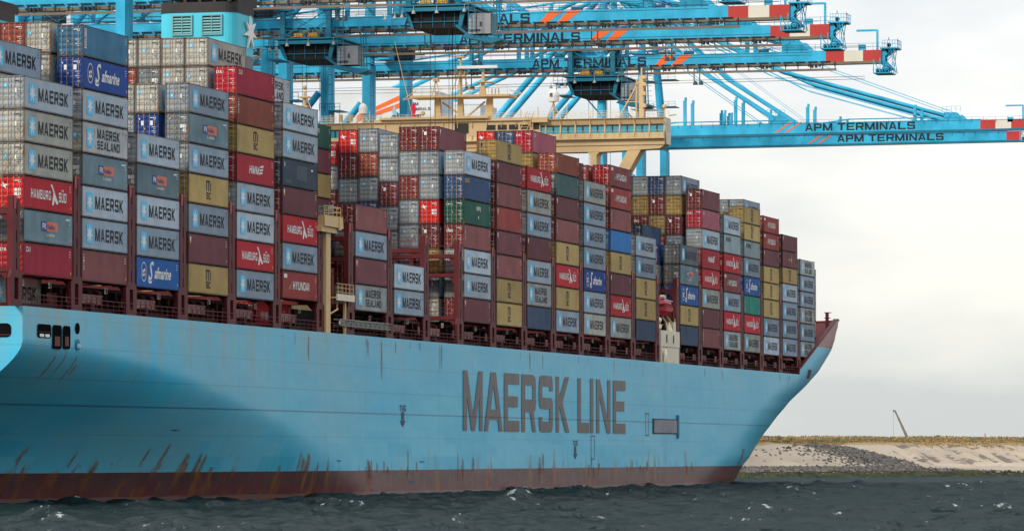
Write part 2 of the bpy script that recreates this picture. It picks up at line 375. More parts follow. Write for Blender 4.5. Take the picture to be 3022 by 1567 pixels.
# decks, foredeck bulwark lining and rim
mb = MB()
pts = [(-0.9, .1)] + [(x, max(inset_aft(x, DECK), inset_bow(x, DECK))-0.3+0.45) for x in list(np.arange(5, 348, 12.0)) + list(np.arange(348, 396, 3.0))]
outl = pts + [(x, 2*CY-y) for x, y in pts[::-1]]
mb.prism(outl, 'z', DECK-0.35, DECK-0.06); mb.build('deck', m_deckd, ship)
Xb = list(np.arange(348.1, 386, 1.5)) + list(np.arange(386, 401.3, 0.6))
for sgn, nm in ((-1, 'bulwark'), (1, 'bulwark')):
    mb = MB()
    for a, b_ in zip(Xb[:-1], Xb[1:]):
        q = []
        for X in (a, b_):
            zt = ztop(X)
            y_ = lambda z, o: CY + sgn*max(0.0, HB-inset_bow(X, z)-o)
            q.append(((X, y_(zt, -.12), zt+.02), (X, y_(zt, .55), zt+.02), (X, y_(zt, .55), zt-.25), (X, y_(zt-.25, .4), zt-.25), (X, y_(DECK, .4), DECK), (X, y_(zt, -.12), zt-.22)))
        for k in range(3): mb.quad(q[0][k], q[1][k], q[1][k+1], q[0][k+1])
        mb.quad(q[0][3], q[1][3], q[1][4], q[0][4]); mb.quad(q[0][0], q[1][0], q[1][5], q[0][5])
    mb.build(nm, m_deck, ship)
# bulwark end plate on the knuckle
mb = MB(); mb.box(347.6, 348.2, -.2, .3, DECK, DECK+1.2); mb.bar((390, 20, 17), (390, 20, 29), .4); mb.build('bulwark_stay', m_deck, ship)
# foremast stub on the forecastle
mb = MB(); mb.box(387.0, 387.6, 2.4, 2.9, 24, 28.5); mb.box(386.9, 387.8, 2.1, 3.1, 27.6, 27.7); mb.box(386.9, 387.8, 2.0, 3.1, 28.5, 28.62)
mb.build('forward_post', m_deck, ship)

# big lettering on the side
pl = lambda u, v: (u, -0.36, v)
mb = MB(); lm = []
for ch, a, b_ in zip('MAERSKLINE', (142.8,152.3,161.6,170.0,178.6,187.3,198.8,205.6,209.0,218.4), (151.6,160.9,168.9,177.1,185.6,194.3,205.0,207.3,216.9,225.6)):
    if a == 198.8: lm.append(mb); mb = MB()
    for poly in G[ch]: mb.quad(*[pl(a+p[0]*(b_-a), 7.32+p[1]*7.1) for p in poly])
lm.append(mb)
def letter_mat():
    m, t, b = shader('hull_letter'); tc = t.nodes.new('ShaderNodeTexCoord'); v = tc.outputs['Object']
    sep = t.nodes.new('ShaderNodeSeparateXYZ'); t.links.new(v, sep.inputs[0])
    mr = t.nodes.new('ShaderNodeMapRange'); mr.inputs[1].default_value = 9.0; mr.inputs[2].default_value = 7.6; t.links.new(sep.outputs[2], mr.inputs[0])
    c = mix(t, ramp(t, noise_(t, v, .6, 5, (1, 1, .06)), .3, .75), (0.095, 0.083, 0.088), (0.135, 0.12, 0.122))
    c = mix(t, math_(t, 'MULTIPLY', mr.outputs[0], .55), c, (0.105, 0.078, 0.062))
    ln = math_(t, 'LESS_THAN', math_(t, 'ABSOLUTE', math_(t, 'SUBTRACT', sep.outputs[2], 9.85)), .08)
    ln = math_(t, 'LESS_THAN', math_(t, 'ABSOLUTE', math_(t, 'SUBTRACT', sep.outputs[2], 9.0)), .085)
    c = mix(t, math_(t, 'MULTIPLY', ln, .8), c, (0.02, 0.02, 0.025)); t.links.new(c, b.inputs['Base Color']); b.inputs['Roughness'].default_value = .5
    return m
ml_ = letter_mat()
tag(lm[0].build('hull_lettering', ml_, ship), 'dark grey word MAERSK on the blue side'); tag(lm[1].build('hull_lettering', ml_, ship), 'dark grey word LINE on the blue side')

# rust and discharge stains running down the plating, each a thin film following the hull
ms, t_, b_ = shader('stain'); tcs = t_.nodes.new('ShaderNodeTexCoord'); at_s = t_.nodes.new('ShaderNodeAttribute'); at_s.attribute_name = 'fade'
nn = noise_(t_, tcs.outputs['Object'], 2.2, 5, (1, 1, .08), .7); n_b = noise_(t_, tcs.outputs['Object'], .5, 2)
al = ramp(t_, math_(t_, 'MULTIPLY', math_(t_, 'ADD', nn, .25), at_s.outputs['Fac']),  .16, .80)
t_.links.new(mix(t_, ramp(t_, n_b, .4, .6), (.32, .13, .035), (.15, .07, .03)), b_.inputs['Base Color']); b_.inputs['Roughness'].default_value = .8
t_.links.new(math_(t_, 'MULTIPLY', al, .78), b_.inputs['Alpha'])
def hull_y(X, z): return CY-HB+max(inset_aft(X, z), inset_bow(X, z))
def stain(items, name):
    v, f, fd = [], [], []
    for X, w_, z1, z0 in items:
        v, f, fd = [], [], []
        n = max(4, int((z1-z0)/.5)); i = len(v)
        for k in range(n+1):
            z = z1+(z0-z1)*k/n; q = k/n; ww = w_*(.55+.45*min(1, 1.6*q))
            for c_, a_ in ((-1, 0), (0, 1), (1, 0)):
                xx = X+c_*ww; v.append((xx, hull_y(xx, z)-.03, z)); fd.append(a_*(min(1, q*9))*(1-.55*q*q)*(0 if k == n else 1))
        for k in range(n):
            for c_ in (0, 1): a_ = i+k*3+c_; f.append((a_, a_+1, a_+4, a_+3))
        one_stain(v, f, fd, name)
def one_stain(v, f, fd, name):
    me = bpy.data.meshes.new(name); me.from_pydata(v, [], f); me.update()
    at = me.attributes.new('fade', 'FLOAT', 'POINT'); at.data.foreach_set('value', fd); me.materials.append(ms); return link(name, me, ship)
rs_ = random.Random(21)
its = []
for X, w_, z1, z0 in ((14, 1.6, 4.4, 1.2), (35, 1.3, 4.2, .8), (52, 1.5, 4.9, .4), (8, .5, 13.6, 11), (10.2, .35, 13.8, 11), (13.0, .5, 13.6, 10.8), (13.9, .4, 12.8, 11.4), (30, .6, 5.0, 3), (47, .7, 5.8, 2.6), (43.5, .5, 5.4, 3), (56, .8, 4.8, 1.5), (104, 1.6, 4.2, .6), (83, 1.1, 4.3, .4), (109, .7, 17.2, 12.5), (82, .5, 17.2, 14)):
    its.append((X, w_, z1, z0))
stain(its, 'rust_stain')
def cl(lo, hi, n, zt, zl, w0, w1, seed):
    r = random.Random(seed); return [(r.uniform(lo, hi), r.uniform(w0, w1), zt+r.random()**2*2.2, zl-r.random()**2*2.0) for _ in range(n)]
for j, (lo, hi, n) in enumerate(((50, 60, 4), (80, 92, 6), (100, 112, 8), (118, 124, 4), (140, 149, 6), (176, 181, 4), (205, 212, 5), (226, 246, 9), (262, 270, 3))):
    stain(cl(lo, hi, n, 3.1, 2.3, .25, 1.15, j), 'rust_stain')
stain([(rs_.uniform(70, 340), rs_.uniform(.2, .55), 17.35, rs_.uniform(13.5, 16.5)) for _ in range(22)], 'deck_edge_stain')
# scuffs left by fenders and tugs
m_sc = plain('scuff', (.035, .16, .23), .8)
for X, z in ((45, 6.9), (92, 3.9), (124, 3.7), (120, 1.5)):
    sb = MB(); pts = []
    L_ = rs_.uniform(1.2, 2.8)
    top = [(X+L_*k/6, z+rs_.uniform(0, .10)) for k in range(7)]; bot = [(x, zz-.03-.12*math.sin(math.pi*k/6)) for k, (x, zz) in enumerate(top)]
    sb.quad(*[(x, hull_y(x, zz)-.04, zz) for x, zz in top+bot[::-1]]); sb.build('scuff_mark', m_sc, ship)
# tug marks, pilot marks, loading port
m_mark = plain('hull_mark', (0.07, 0.10, 0.13), .6)
mb = MB()
for x, z in ((117.4, 9.3), (197.5, 5.6), (306, 4.6)):
    letters(mb, 'TUG', x-1.3, x+1.3, z+.1, z+.75, lambda u, v: (u, -.35 + max(0, inset_bow(u, v)), v))
    mb.quad(*[(x+dx, -.35+inset_bow(x, z), z+dz) for dx, dz in ((-.5,0),(.5,0),(.5,-1.0),(1.1,-1.0),(0,-1.7),(-1.1,-1.0),(-.5,-1.0))])
for x0, z0 in ((237.6, 7.1), (206.0, 3.9)):
    for a, b_, c_, d_ in ((0,2.0,0,.12),(0,2.0,3.0,3.12),(0,.16,0,3.1),(1.84,2.0,0,3.1)): mb.quad((x0+a,-.35,z0+c_),(x0+b_,-.35,z0+c_),(x0+b_,-.35,z0+d_),(x0+a,-.35,z0+d_))
mb.build('hull_marks', m_mark, ship)
mb = MB(); mb.box(242.6, 257.0, -.42, -.2, 7.55, 9.35); mb.mi = 1; mb.box(242.0, 257.4, -.38, -.25, 7.4, 7.55); mb.box(242.0, 257.4, -.38, -.25, 9.35, 9.5); mb.box(242.0, 242.6, -.38, -.25, 7.4, 9.5)
mb.mi = 2; mb.box(257.2, 258.2, -.5, -.2, 6.8, 10.1)
mb.build('side_port_door', [paint('port_door', (0.20, 0.20, 0.23), .5, .5, .2), plain('port_frame', (0.012, 0.03, 0.045)), plain('port_pillar', (0.02, .16, .24))], ship)
# mooring openings near the stern: flat black plates paint the dark inside, bollards laid on top
def rrect(x0, x1, z0, z1, r, n=4):
    p = []
    for cx, cz, a0 in ((x1-r, z1-r, 0), (x0+r, z1-r, 90), (x0+r, z0+r, 180), (x1-r, z0+r, 270)):
        for k in range(n+1):
            a = R(a0+90*k/n); p.append((cx+r*math.cos(a), cz+r*math.sin(a)))
    return p
m_void = plain('opening_dark', (0.006, 0.006, 0.007), 1.0, 0, 0)
m_mrn2 = plain('opening_fitting', (0.13, 0.035, 0.035))
for (x0, x1, z0, z1, kind) in ((2.5, 5.9, 14.75, 15.95, 0), (6.2, 8.5, 13.85, 15.95, 1), (8.8, 10.7, 13.9, 15.95, 1), (12.0, 13.15, 15.3, 16.3, 2)):
    mb = MB(); yy = -.36 if z0 > 14.3 else -.38
    mb.quad(*[(p[0], yy, p[1]) for p in rrect(x0, x1, z0, z1, .5 if kind == 2 else .35)])
    if kind == 1: mb.mi = 1; mb.box(x0+.5, x1-.5, yy-.03, yy-.01, z0+.25, z0+1.1)
    if kind == 0: mb.mi = 2; [mb.quad(*[(p[0], yy-.02, p[1]) for p in rrect(a, a+1.1, z0+.08, z0+.34, .08)]) for a in (x0+.5, x0+1.9)]; mb.mi = 1; mb.box(x0, x1, yy-.03, yy-.01, z0+.5, z0+.54)
    mb.build('mooring_opening', [m_void, m_mrn2, m_white], ship)
mb = MB(); mb.quad(*[(-1.02, p[0], p[1]) for p in rrect(.75, 8, 14.7, 15.9, .4)]); mb.mi = 1; mb.box(-1.06, -1.04, .8, 8, 14.88, 14.93); mb.build('mooring_opening', [m_void, m_mrn2], ship)
mb = MB(); mb.quad(*[(12.6+.55*math.cos(k*.628), -.4, 14.35+.5*math.sin(k*.628)) for k in range(10)]); mb.mi = 1; mb.ball((12.7, -.35, 14.15), .3)
mb.build('fairlead', [plain('fairlead', (.03, .2, .33)), plain('fairlead_lip', (.3, .5, .58))], ship)
# bow mooring port
mb = MB(); mb.quad(*[(x, CY-HB+inset_bow(x, z)-.06, z) for x, z in ((355.2, 16.9), (358.6, 16.9), (358.6, 18.3), (355.2, 18.3))])
mb.build('mooring_opening', m_deck, ship)

# ---- side railing, coaming and hatch edges
PITCHX = {1:0, 2:14.6, 3:29.3, 4:44.2, 5:59.0, 6:74.0, 7:100.0, 8:115.0, 9:129.6, 10:144.5, 11:159.4, 12:174.1, 13:188.8, 14:203.6, 15:218.4, 16:233.4, 17:261.2, 18:275.9, 19:291.0, 20:305.8, 21:320.6, 22:335.6, 23:350.2, 24:364.9}
mb = MB()
for zz in (.35, .72, 1.12): mb.bar((-.9, .05, DECK+zz), (347.6, .05, DECK+zz), .045 if zz > 1 else .03, n=4)
x = -.9
while x < 348: mb.bar((x, .05, DECK-.05), (x, .05, DECK+1.12), .04, n=4); x += 1.5
mb.build('side_railing', m_deck, ship)
m_num = plain('number_white', (.6, .55, .52)); m_edge = paint('worn_edge', (.27, .13, .125), .5, .6, .0)
for k, x0 in PITCHX.items():
    if k == 24: continue
    mbc = MB(); mbe = MB()
    if k not in (1, 6): mbc.box(x0-.6, x0+12.6, 2.9, 3.3, DECK, 19.85)
    for q in range(5 if k not in (1, 6) else 0): mbc.box(x0+.6+q*2.7, x0+.85+q*2.7, 2.3, 2.9, DECK, 19.6)
    mbc.box(x0+.3, x0+11.9, .9, 2.3, DECK, 17.75)
    if k not in (1,):
        mbe.box(x0+.2, x0+9.6, 1.5, 1.62, 18.95, 19.13); mbe.box(x0+.2, x0+9.6, 1.55, 1.6, 18.3, 18.95)
        for q in range(8): mbe.box(x0+.3+q*1.3, x0+.36+q*1.3, 1.48, 1.55, 18.2, 19.0)
    mbc.box(x0+10.2, x0+10.9, 1.0, 1.7, DECK, 18.9) if k % 3 == 1 else mbc.box(x0+4.2, x0+5.1, .6, 1.2, DECK, 18.3)
    for q in (0, 1):
        n = 93-4*(k-1)-2*q
        if n > 0: mbn = MB(); letters(mbn, str(n), x0+2.6+q*6.9, x0+2.6+q*6.9+(.95 if n > 9 else .45), 19.3, 19.85, lambda u, v: (u, 1.3, v), gap=.3); mbn.build('bay_number', m_num, ship)
    mbc.build('hatch_coaming', m_deckd, ship)
    if mbe.f: mbe.build('hatch_edge', m_edge, ship)
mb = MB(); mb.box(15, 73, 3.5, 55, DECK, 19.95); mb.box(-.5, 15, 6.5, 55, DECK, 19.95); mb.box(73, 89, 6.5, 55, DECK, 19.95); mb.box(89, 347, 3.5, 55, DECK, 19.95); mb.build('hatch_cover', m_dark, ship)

# ---- lashing bridges
def lash_post(mb, x, zt, y=0.0):
    """tall box post with one slot per tier and a flared foot with an oval hole; x = aft edge, 1.75 m wide"""
    mb.prism([(x-.5, DECK), (x+2.25, DECK), (x+2.25, DECK+.001), (x+2.35, BASE-.35), (x+1.95, BASE+.35), (x-.2, BASE+.35), (x-.6, BASE-.35)], 'y', y+.38, y+.42)
    ov = rrect(x+.42, x+1.33, DECK+.6, BASE-.35, .44, 3)
    # foot plate in two halves round the hole
    mb.prism([(x-.5, DECK), (x+.88, DECK), (x+.88, DECK+.6)] + [(px, pz) for px, pz in ov if px <= x+.88][::-1] + [(x+.88, BASE-.35), (x+.88, BASE+.35), (x-.1, BASE+.35), (x-.6, BASE-.35)], 'y', y, y+.3) if False else None
    for a, b_ in ((x-.5, x+.42), (x+1.33, x+2.25)):
        o = -.1 if a < x else .1
        mb.prism([(a, DECK), (b_, DECK), (b_, BASE-.3), (a+o, BASE-.3)] if a < x else [(a, DECK), (b_, DECK), (b_+o, BASE-.3), (a, BASE-.3)], 'y', y, y+.3)
    mb.prism([(x-.6, BASE-.3), (x+2.35, BASE-.3), (x+1.95, BASE+.35), (x-.2, BASE+.35)], 'y', y, y+.3)
    mb.box(x+.42, x+1.33, y, y+.3, DECK, DECK+.55)
    z = BASE+.35
    mb.box(x, x+.75, y, y+.55, z, zt-.02); mb.box(x+1.02, x+1.75, y, y+.55, z, zt-.25)
    zs = z
    for zc in (21.0, 23.4, 25.8, 28.2):
        if zc-.55 > zt: break
        mb.box(x+.75, x+1.02, y+.02, y+.55, zs, zc-.5); zs = zc+.5
    if zs < zt-.3: mb.box(x+.75, x+1.02, y+.02, y+.55, zs, zt-.3)
    mb.box(x+.2, x+1.5, y+.42, y+.5, z, zt-.4)
LBX = [(-2.6, 26.9)] + [(PITCHX[k]+12.4, 29.5) for k in (1,2,3,4,5,6)] + [(97.4, 29.5)] + [(PITCHX[k]+12.4, 29.5) for k in (7,8,9,10,11,12,13,14,15,16)] + [(258.7, 29.5)] + [(PITCHX[k]+12.4, 29.5) for k in (17,18,19,20,21)] + [(347.9, 26.7), (362.6, 25.5)]
LBX = sorted(LBX)
m_head = plain('post_head', (0.30, 0.03, 0.045), .4)
for x, zt in LBX:
    mb = MB(); lash_post(mb, x, zt, 0.0 if x < 355 else max(0, inset_bow(x+2.4, DECK))+.9)
    wide = 58.0 if x < 340 else 40
    yy = 5.6
    while yy < wide:
        mb.box(x+.1, x+.7, yy, yy+.5, 19.9, zt-.9); mb.box(x+1.1, x+1.6, yy, yy+.45, 19.9, zt-.9); yy += 5.03
    for z0 in (20.3, 25.3, 27.55):
        if z0 < zt-1:
            mb.box(x, x+1.75, .55 if x < 355 else 4, wide, z0, z0+.45)
            mb.prism([(.55, z0), (1.3, z0), (.55, z0-.8)], 'x', x+.1, x+.4)
            mb.bar((x+.05, .5, z0+1.4), (x+.05, wide, z0+1.4), .04, n=4); mb.bar((x+.05, .5, z0+.95), (x+.05, wide, z0+.95), .03, n=4)
    if x < 355: mb.mi = 1; mb.box(x+.1, x+.62, -.06, .02, zt-1.15, zt-.05)
    lb = mb.build('lashing_bridge', [m_deck, m_head], ship)
# crossed lashing rods where bare stacks show
mb = MB()
m_rods = plain('rod_steel', (.22, .15, .12), .6)
def xr(X, y0, y1, z0, z1):
    mb = MB()
    for o in (0, .12):
        mb.bar((X+o, y0, z0), (X+o, y1, z1), .02, n=4); mb.bar((X+o, y1, z0), (X+o, y0, z1), .02, n=4)
    mb.build('lashing_rods', m_rods, ship)
for X, y0 in ((99.6, 0), (99.6, 3.1), (144.1, 0), (144.1, 3.1), (144.1, 5.6), (260.8, 0.1), (260.8, 3.1), (-.5, 0), (-.5, 2.6)):
    xr(X, y0+.1, y0+2.3, 28.2, 31.4)
for k in (2,3,4,5,11,12,13,14,15,16,18,19): xr(PITCHX[k]-.35, .1, 2.3, 28.6, 31.7)

# ---- king post, gangway platform and accommodation ladder abreast of the funnels
mb = MB()
mb.box(88.6, 90.2, -.2, .55, DECK, 28.0); mb.box(86.0, 91.6, -.5, 1.1, 28.0, 28.6); mb.prism([(86.4, 28.6), (92.6, 28.6), (92.3, 29.7), (86.2, 29.7)], 'y', -.75, 1.3)
mb.prism([(91.2, 28.3), (92.6, 28.6), (92.3, 29.7), (91.2, 29.7)], 'y', -.9, -.75)
for a in (0, .5, 1.0): mb.bar((86.2, -.7, 29.75+a), (92.2, -.7, 29.75+a), .04, n=4); mb.bar((92.2, -.7, 29.75+a), (92.2, 1.2, 29.75+a), .04, n=4)
for x in (86.2, 87.7, 89.2, 90.7, 92.2): mb.bar((x, -.7, 29.7), (x, -.7, 30.75), .04, n=4)
mb.build('king_post', m_cream, ship)
mb = MB(); mb.box(90.9, 97.2, -.6, .8, 21.1, 21.3); mb.mi = 1; mb.box(90.9, 97.3, -.75, -.6, 20.9, 21.6); mb.mi = 0
for a in (.5, .95, 1.4): mb.bar((90.9, -.65, 21.3+a), (97.1, -.65, 21.3+a), .04, n=4)
for x in (91.5, 92.9, 94.3, 95.7, 97.1): mb.bar((x, -.65, 21.3), (x, -.65, 22.7), .04, n=4)
mb.bar((95.3, -.2, 17.4), (95.3, -.2, 21.1), .2); mb.bar((91, .2, 19.4), (92.3, -.4, 20.0), .08); mb.bar((93.2, 0, 21.0), (93.2, 0, 20.0), .08)
mb.build('boarding_platform', [m_cream, m_creamw], ship)
mb = MB(); x0, x1 = 93.0, 111.9
for z in (18.3, 18.95): mb.bar((x0, -.45, z), (x1, -.45, z), .07, n=4); mb.bar((x0, .3, z), (x1, .3, z), .06, n=4)
n = 21
for k in range(n+1):
    xx = x0+(x1-x0)*k/n; mb.bar((xx, -.45, 18.3), (xx, -.45, 18.95), .045, n=4)
    if k < n: mb.bar((xx, -.45, 18.3 if k % 2 else 18.95), (xx+(x1-x0)/n, -.45, 18.95 if k % 2 else 18.3), .045, n=4)
mb.mi = 1
for k in range(n): mb.box(x0+(x1-x0)*k/n+.25, x0+(x1-x0)*(k+1)/n-.2, -.3, -.2, 18.42, 18.8)
mb.build('accommodation_ladder', [plain('ladder_alloy', (.22, .22, .19), .5), plain('ladder_step', (.42, .46, .5), .5)], ship)

# ---- funnels
m_fun = paint('funnel_blue', (0.07, 0.50, 0.63), .45, .10)
m_funb = paint('funnel_black', (0.035, 0.033, 0.033), .6, .3)
m_fung = paint('funnel_grey', (0.16, 0.17, 0.19), .6, .3)
m_louv = plain('louvre', (0.16, .36, .38), .5); m_louvd = plain('louvre_dark', (.01, .035, .04))
for k, (y0, y1) in enumerate(((10.0, 18.6), (37.5, 46.5))):
    f = MB(); o = rrect(88.3, 96.0, y0, y1, 1.4, 6)
    f.mi = 1; f.prism(o, 'z', 38, 47.3)
    f.mi = 0; f.prism(o, 'z', 47.3, 51.65)
    f.mi = 2; f.prism(rrect(88.25, 96.05, y0-.05, y1+.05, 1.4, 6), 'z', 51.65, 52.75)
    fo = f.build('funnel', [m_fun, m_fung, m_funb], ship)
    g = MB()
    g.prism(rrect(88.25, 96.05, y0-.05, y1+.05, 1.4, 6), 'z', 53.5, 53.75)
    yy = y0+.6
    while yy < y1: g.box(88.27, 88.6, yy-.18, yy+.18, 52.75, 53.5); yy += 1.65
    for xx in (89.6, 92, 94.5, 95.8): g.box(xx-.2, xx+.2, y0-.04, y0+.3, 52.75, 53.5)
    g.box(89.5, 96, y0-.03, y0+.2, 52.7, 53.6)
    for yy in np.arange(y0+1.4, y1-.8, 1.7): g.bar((91, yy, 52.7), (91, yy, 54.4), .45, n=10)
    g.build('funnel_rim', [plain('exhaust_black', (.04, .03, .028))], fo)
    for (a, b_) in (((y1-1.75-2.05), (y1-1.75)), ((y0+1.45), (y0+3.55))):
        l = MB(); l.mi = 1; l.box(88.24, 88.3, a, b_, 49.35, 51.25); l.mi = 0
        l.box(88.1, 88.3, a-.12, a+.03, 49.2, 51.4); l.box(88.1, 88.3, b_-.03, b_+.12, 49.2, 51.4); l.box(88.1, 88.3, a+.03, b_-.03, 51.25, 51.4); l.box(88.1, 88.3, a+.03, b_-.03, 49.2, 49.35)
        l.box(88.12, 88.25, (a+b_)/2-.04, (a+b_)/2+.04, 49.35, 51.25)
        for z in np.arange(49.42, 51.2, .3): l.prism([(88.24, z+.16), (88.12, z), (88.14, z-.03), (88.26, z+.13)], 'y', a+.03, b_-.03)
        l.build('louvre', [m_louv, m_louvd], fo)
    if k == 0:
        s_ = MB()
        s_.prism(star_outline(93.3, 49.8, 2.15, 1.85, inner=.34), 'y', y0-.28, y0-.06)
        tag(s_.build('star_emblem', m_white, fo), 'white seven pointed star on the funnel')
mb = MB(); mb.box(87.5, 98.5, 4, 54, 17.4, 37.8); mb.build('engine_casing', m_cream, ship)

# ---- bridge with its wings across the whole beam
XB = 247.0
m_glass, t_, b_g = shader('bridge_glass'); b_g.inputs['Base Color'].default_value = (0.02, 0.27, 0.34, 1); b_g.inputs['Roughness'].default_value = .08; b_g.inputs['Specular IOR Level'].default_value = .8
m_bw = paint('bridge_cream', (0.58, 0.41, 0.22), .5, .12, .03)
mb = MB()
def wheel(mb, y0, y1, z0, z1, xa0, xa1, xf):
    mb.prism([(xa0, z0), (xf, z0), (xf, z1), (xa1, z1)], 'y', y0, y1)
wheel(mb, -.9, 59.3, 48.8, 49.55, 246.75, 246.95, 250.2)       # sill band
wheel(mb, -.9, 59.3, 50.75, 51.55, 247.1, 246.8, 250.2)        # fascia band
mb.box(246.55, 250.4, -1.05, 59.45, 48.68, 48.8); mb.box(246.6, 250.4, -1.05, 59.45, 51.55, 51.63)
mb.prism([(-.9, 47.85), (59.3, 47.85), (59.3, 48.68), (-.9, 48.68)], 'x', 247.1, 250.2)
mb.prism([(-.2, 47.3), (8, 46.95), (50, 46.95), (58.6, 47.3), (59.3, 47.85), (-.9, 47.85)], 'x', 247.25, 250.0)
mb.box(247.6, 249.8, 15, 43.4, 49.6, 50.7)
for i in range(29):
    y = -.9+i*2.14; mb.prism([(246.95, 49.55), (247.3, 49.55), (247.3, 50.75), (247.08, 50.75)], 'y', y-.08, y+.12)
    mb.box(246.72, 246.8, y-.03, y+.04, 50.62, 51.55); mb.box(246.7, 246.78, y-.03, y+.04, 48.8, 49.62)
for a in (.35, .7, 1.05): mb.bar((246.5, -1, 48.8+a), (246.5, 24, 48.8+a), .025, n=4)
y = -1
while y < 24: mb.bar((246.5, y, 48.8), (246.5, y, 49.85), .025, n=4); y += 1.07
br = mb.build('bridge', m_bw, ship)
mb = MB(); mb.mi = 0
mb.prism([(246.7, 51.5), (250.2, 51.5), (250.2, 47.9), (247.6, 47.9), (247.4, 48.8)], 'y', -1.12, -.95)
mb.mi = 1; mb.quad((247.7, -1.14, 49.7), (249.7, -1.14, 49.7), (249.6, -1.14, 50.9), (247.6, -1.14, 50.9))
mb.build('wing_end_plate', [m_creamw, plain('wing_pane', (.25, .32, .33), .2)], br)  # paler than the bridge: sky light on the end face put into its colour
for i in range(28):
    y = -.9+i*2.14+.13
    wv = MB(); wv.quad((247.12, y, 49.55), (247.12, y+1.92, 49.55), (247.18, y+1.92, 50.75), (247.18, y, 50.75))
    wv.mi = 1; wv.box(247.02, 247.1, y+.9, y+1.02, 49.6, 50.7); wv.box(247.03, 247.1, y, y+1.92, 50.6, 50.74)
    wv.build('window', [m_glass, m_text], br)
for sg in (0, 1):
    Yf = lambda y: y if not sg else 2*CY-y
    def pr(poly, xa, xb_): mb.prism([(Yf(a), z) for a, z in (poly if not sg else poly[::-1])], 'x', xa, xb_)
    mb = MB(); pr([(8.95, 30), (9.85, 30), (9.85, 46.5), (10.3, 47.0), (8.5, 47.0), (8.95, 46.5)], 247.3, 249.9); mb.build('wing_strut', m_bw, br)
    mb = MB(); pr([(4.4, 47.3), (2.5, 47.3), (8.9, 36), (10.3, 36)], 247.3, 249.9); mb.build('wing_strut', m_bw, br)
mb = MB(); mb.box(247.4, 260, 15.5, 42.9, 17.4, 47); mb.build('deckhouse', m_cream, ship)
mb = MB(); mb.box(246.9, 258, 17, 41.4, 48.7, 51.95)
mb.mi = 1
for y in np.arange(18.6, 24, 1.65): mb.box(246.82, 246.9, y, y+1.3, 50.3, 51.0)
mb.box(246.8, 246.9, 27.5, 29.5, 49.9, 51.3); mb.box(246.8, 246.9, 17.2, 18.0, 50.3, 51.2)
mb.mi = 0; mb.box(246.4, 258, 24.5, 40.5, 51.95, 52.25); mb.box(246.3, 247.0, 15.8, 18.2, 51.2, 51.9)
mb.build('wheelhouse', [m_bw, plain('wheelhouse_window', (.04, .035, .03), .2)], br)
# roof rails
mb = MB()
for a in (.4, .75, 1.1):
    mb.bar((246.9, -.9, 51.6+a), (246.9, 59.3, 51.6+a), .028, n=4); mb.bar((249.9, -.9, 51.6+a), (249.9, 59.3, 51.6+a), .028, n=4)
y = -.9
while y < 59.3: mb.bar((246.9, y, 51.6), (246.9, y, 52.7), .03, n=4); mb.bar((249.9, y, 51.6), (249.9, y, 52.7), .03, n=4); y += 1.5
mb.build('roof_railing', m_creamw, br)
# radar mast platform
mb = MB()
mb.box(248.5, 253, 22.0, 36.6, 55.2, 55.5)
for y0, y1, ww in ((32.9, 33.0, .7), (25.4, 25.3, .75), (29.6, 29.6, .6)):
    mb.prism([(y0-ww/2-.2, 52.2), (y0+ww/2+.2, 52.2), (y1+ww/2, 55.2), (y1-ww/2, 55.2)], 'x', 250, 250.8)
mb.bar((250.4, 32.3, 54.6), (250.4, 28.9, 52.3), .14); mb.bar((250.4, 26, 54.6), (250.4, 28.9, 52.3), .14)
mb.bar((250.4, 22, 55.3), (250.4, 20.6, 55.7), .06); mb.bar((250.4, 22.4, 56.2), (250.4, 20.6, 55.7), .06); mb.bar((250.4, 36.4, 55.3), (250.4, 38.2, 55.1), .06); mb.bar((250.4, 36.2, 56.4), (250.4, 38.2, 55.1), .06)
for a in (.4, .8, 1.2): mb.bar((248.6, 22.2, 55.5+a), (248.6, 36.4, 55.5+a), .03, n=4)
y = 22.2
while y < 36.5: mb.bar((248.6, y, 55.5), (248.6, y, 56.7), .03, n=4); y += 1.4
mb.bar((250.5, 29.6, 55.5), (250.5, 29.6, 61.2), .26, .14)
for dx, dy in ((0, 1.5), (1.2, -1.3), (-1, .3), (0, -1.6)): mb.bar((250.5+dx, 29.6+dy, 55.5), (250.5, 29.6, 59.6), .07, n=4)
mb.box(249.8, 251.2, 28.9, 30.4, 58.2, 58.3); mb.box(249.8, 251.2, 28.9, 30.4, 59.4, 59.5)
for dy in (-.7, .7): mb.bar((250, 29.6+dy, 58.2), (250, 29.6+dy, 59.5), .05, n=4); mb.bar((250.5, 29.6, 61), (250.5, 29.6+dy*1.1, 61.6), .05, n=4); mb.bar((250.5, 29.6+dy*1.1, 61.6), (250.5, 29.6+dy*1.1, 62.6), .05, n=4)
mb.box(250, 251, 29.0, 30.2, 60.9, 61.1)
mb.prism([(25.8, 55.5), (26.9, 55.5), (26.5, 57.2), (26.45, 59.2), (26.15, 59.2), (26.1, 57.2)], 'x', 250.2, 250.6); mb.box(249.6, 251.5, 24.8, 27.2, 57.3, 57.4)
mb.bar((250.4, 32.6, 55.5), (250.4, 33.2, 57.6), .09, n=4); mb.bar((250.4, 33.9, 55.5), (250.4, 33.3, 57.6), .09, n=4); mb.bar((250.4, 32.8, 56.2), (250.4, 33.7, 56.2), .07, n=4); mb.box(250, 251, 32.9, 33.6, 57.6, 58.1)
for y in (24.7, 24.2, 23.7): mb.bar((249.3, y, 55.5), (249.3, y, 56.3), .1)
mast = mb.build('radar_mast', m_cream, br)
mb = MB(); mb.box(249.5, 249.9, 24.0, 29.9, 59.3, 59.7); mb.build('radar_scanner', m_white, mast)
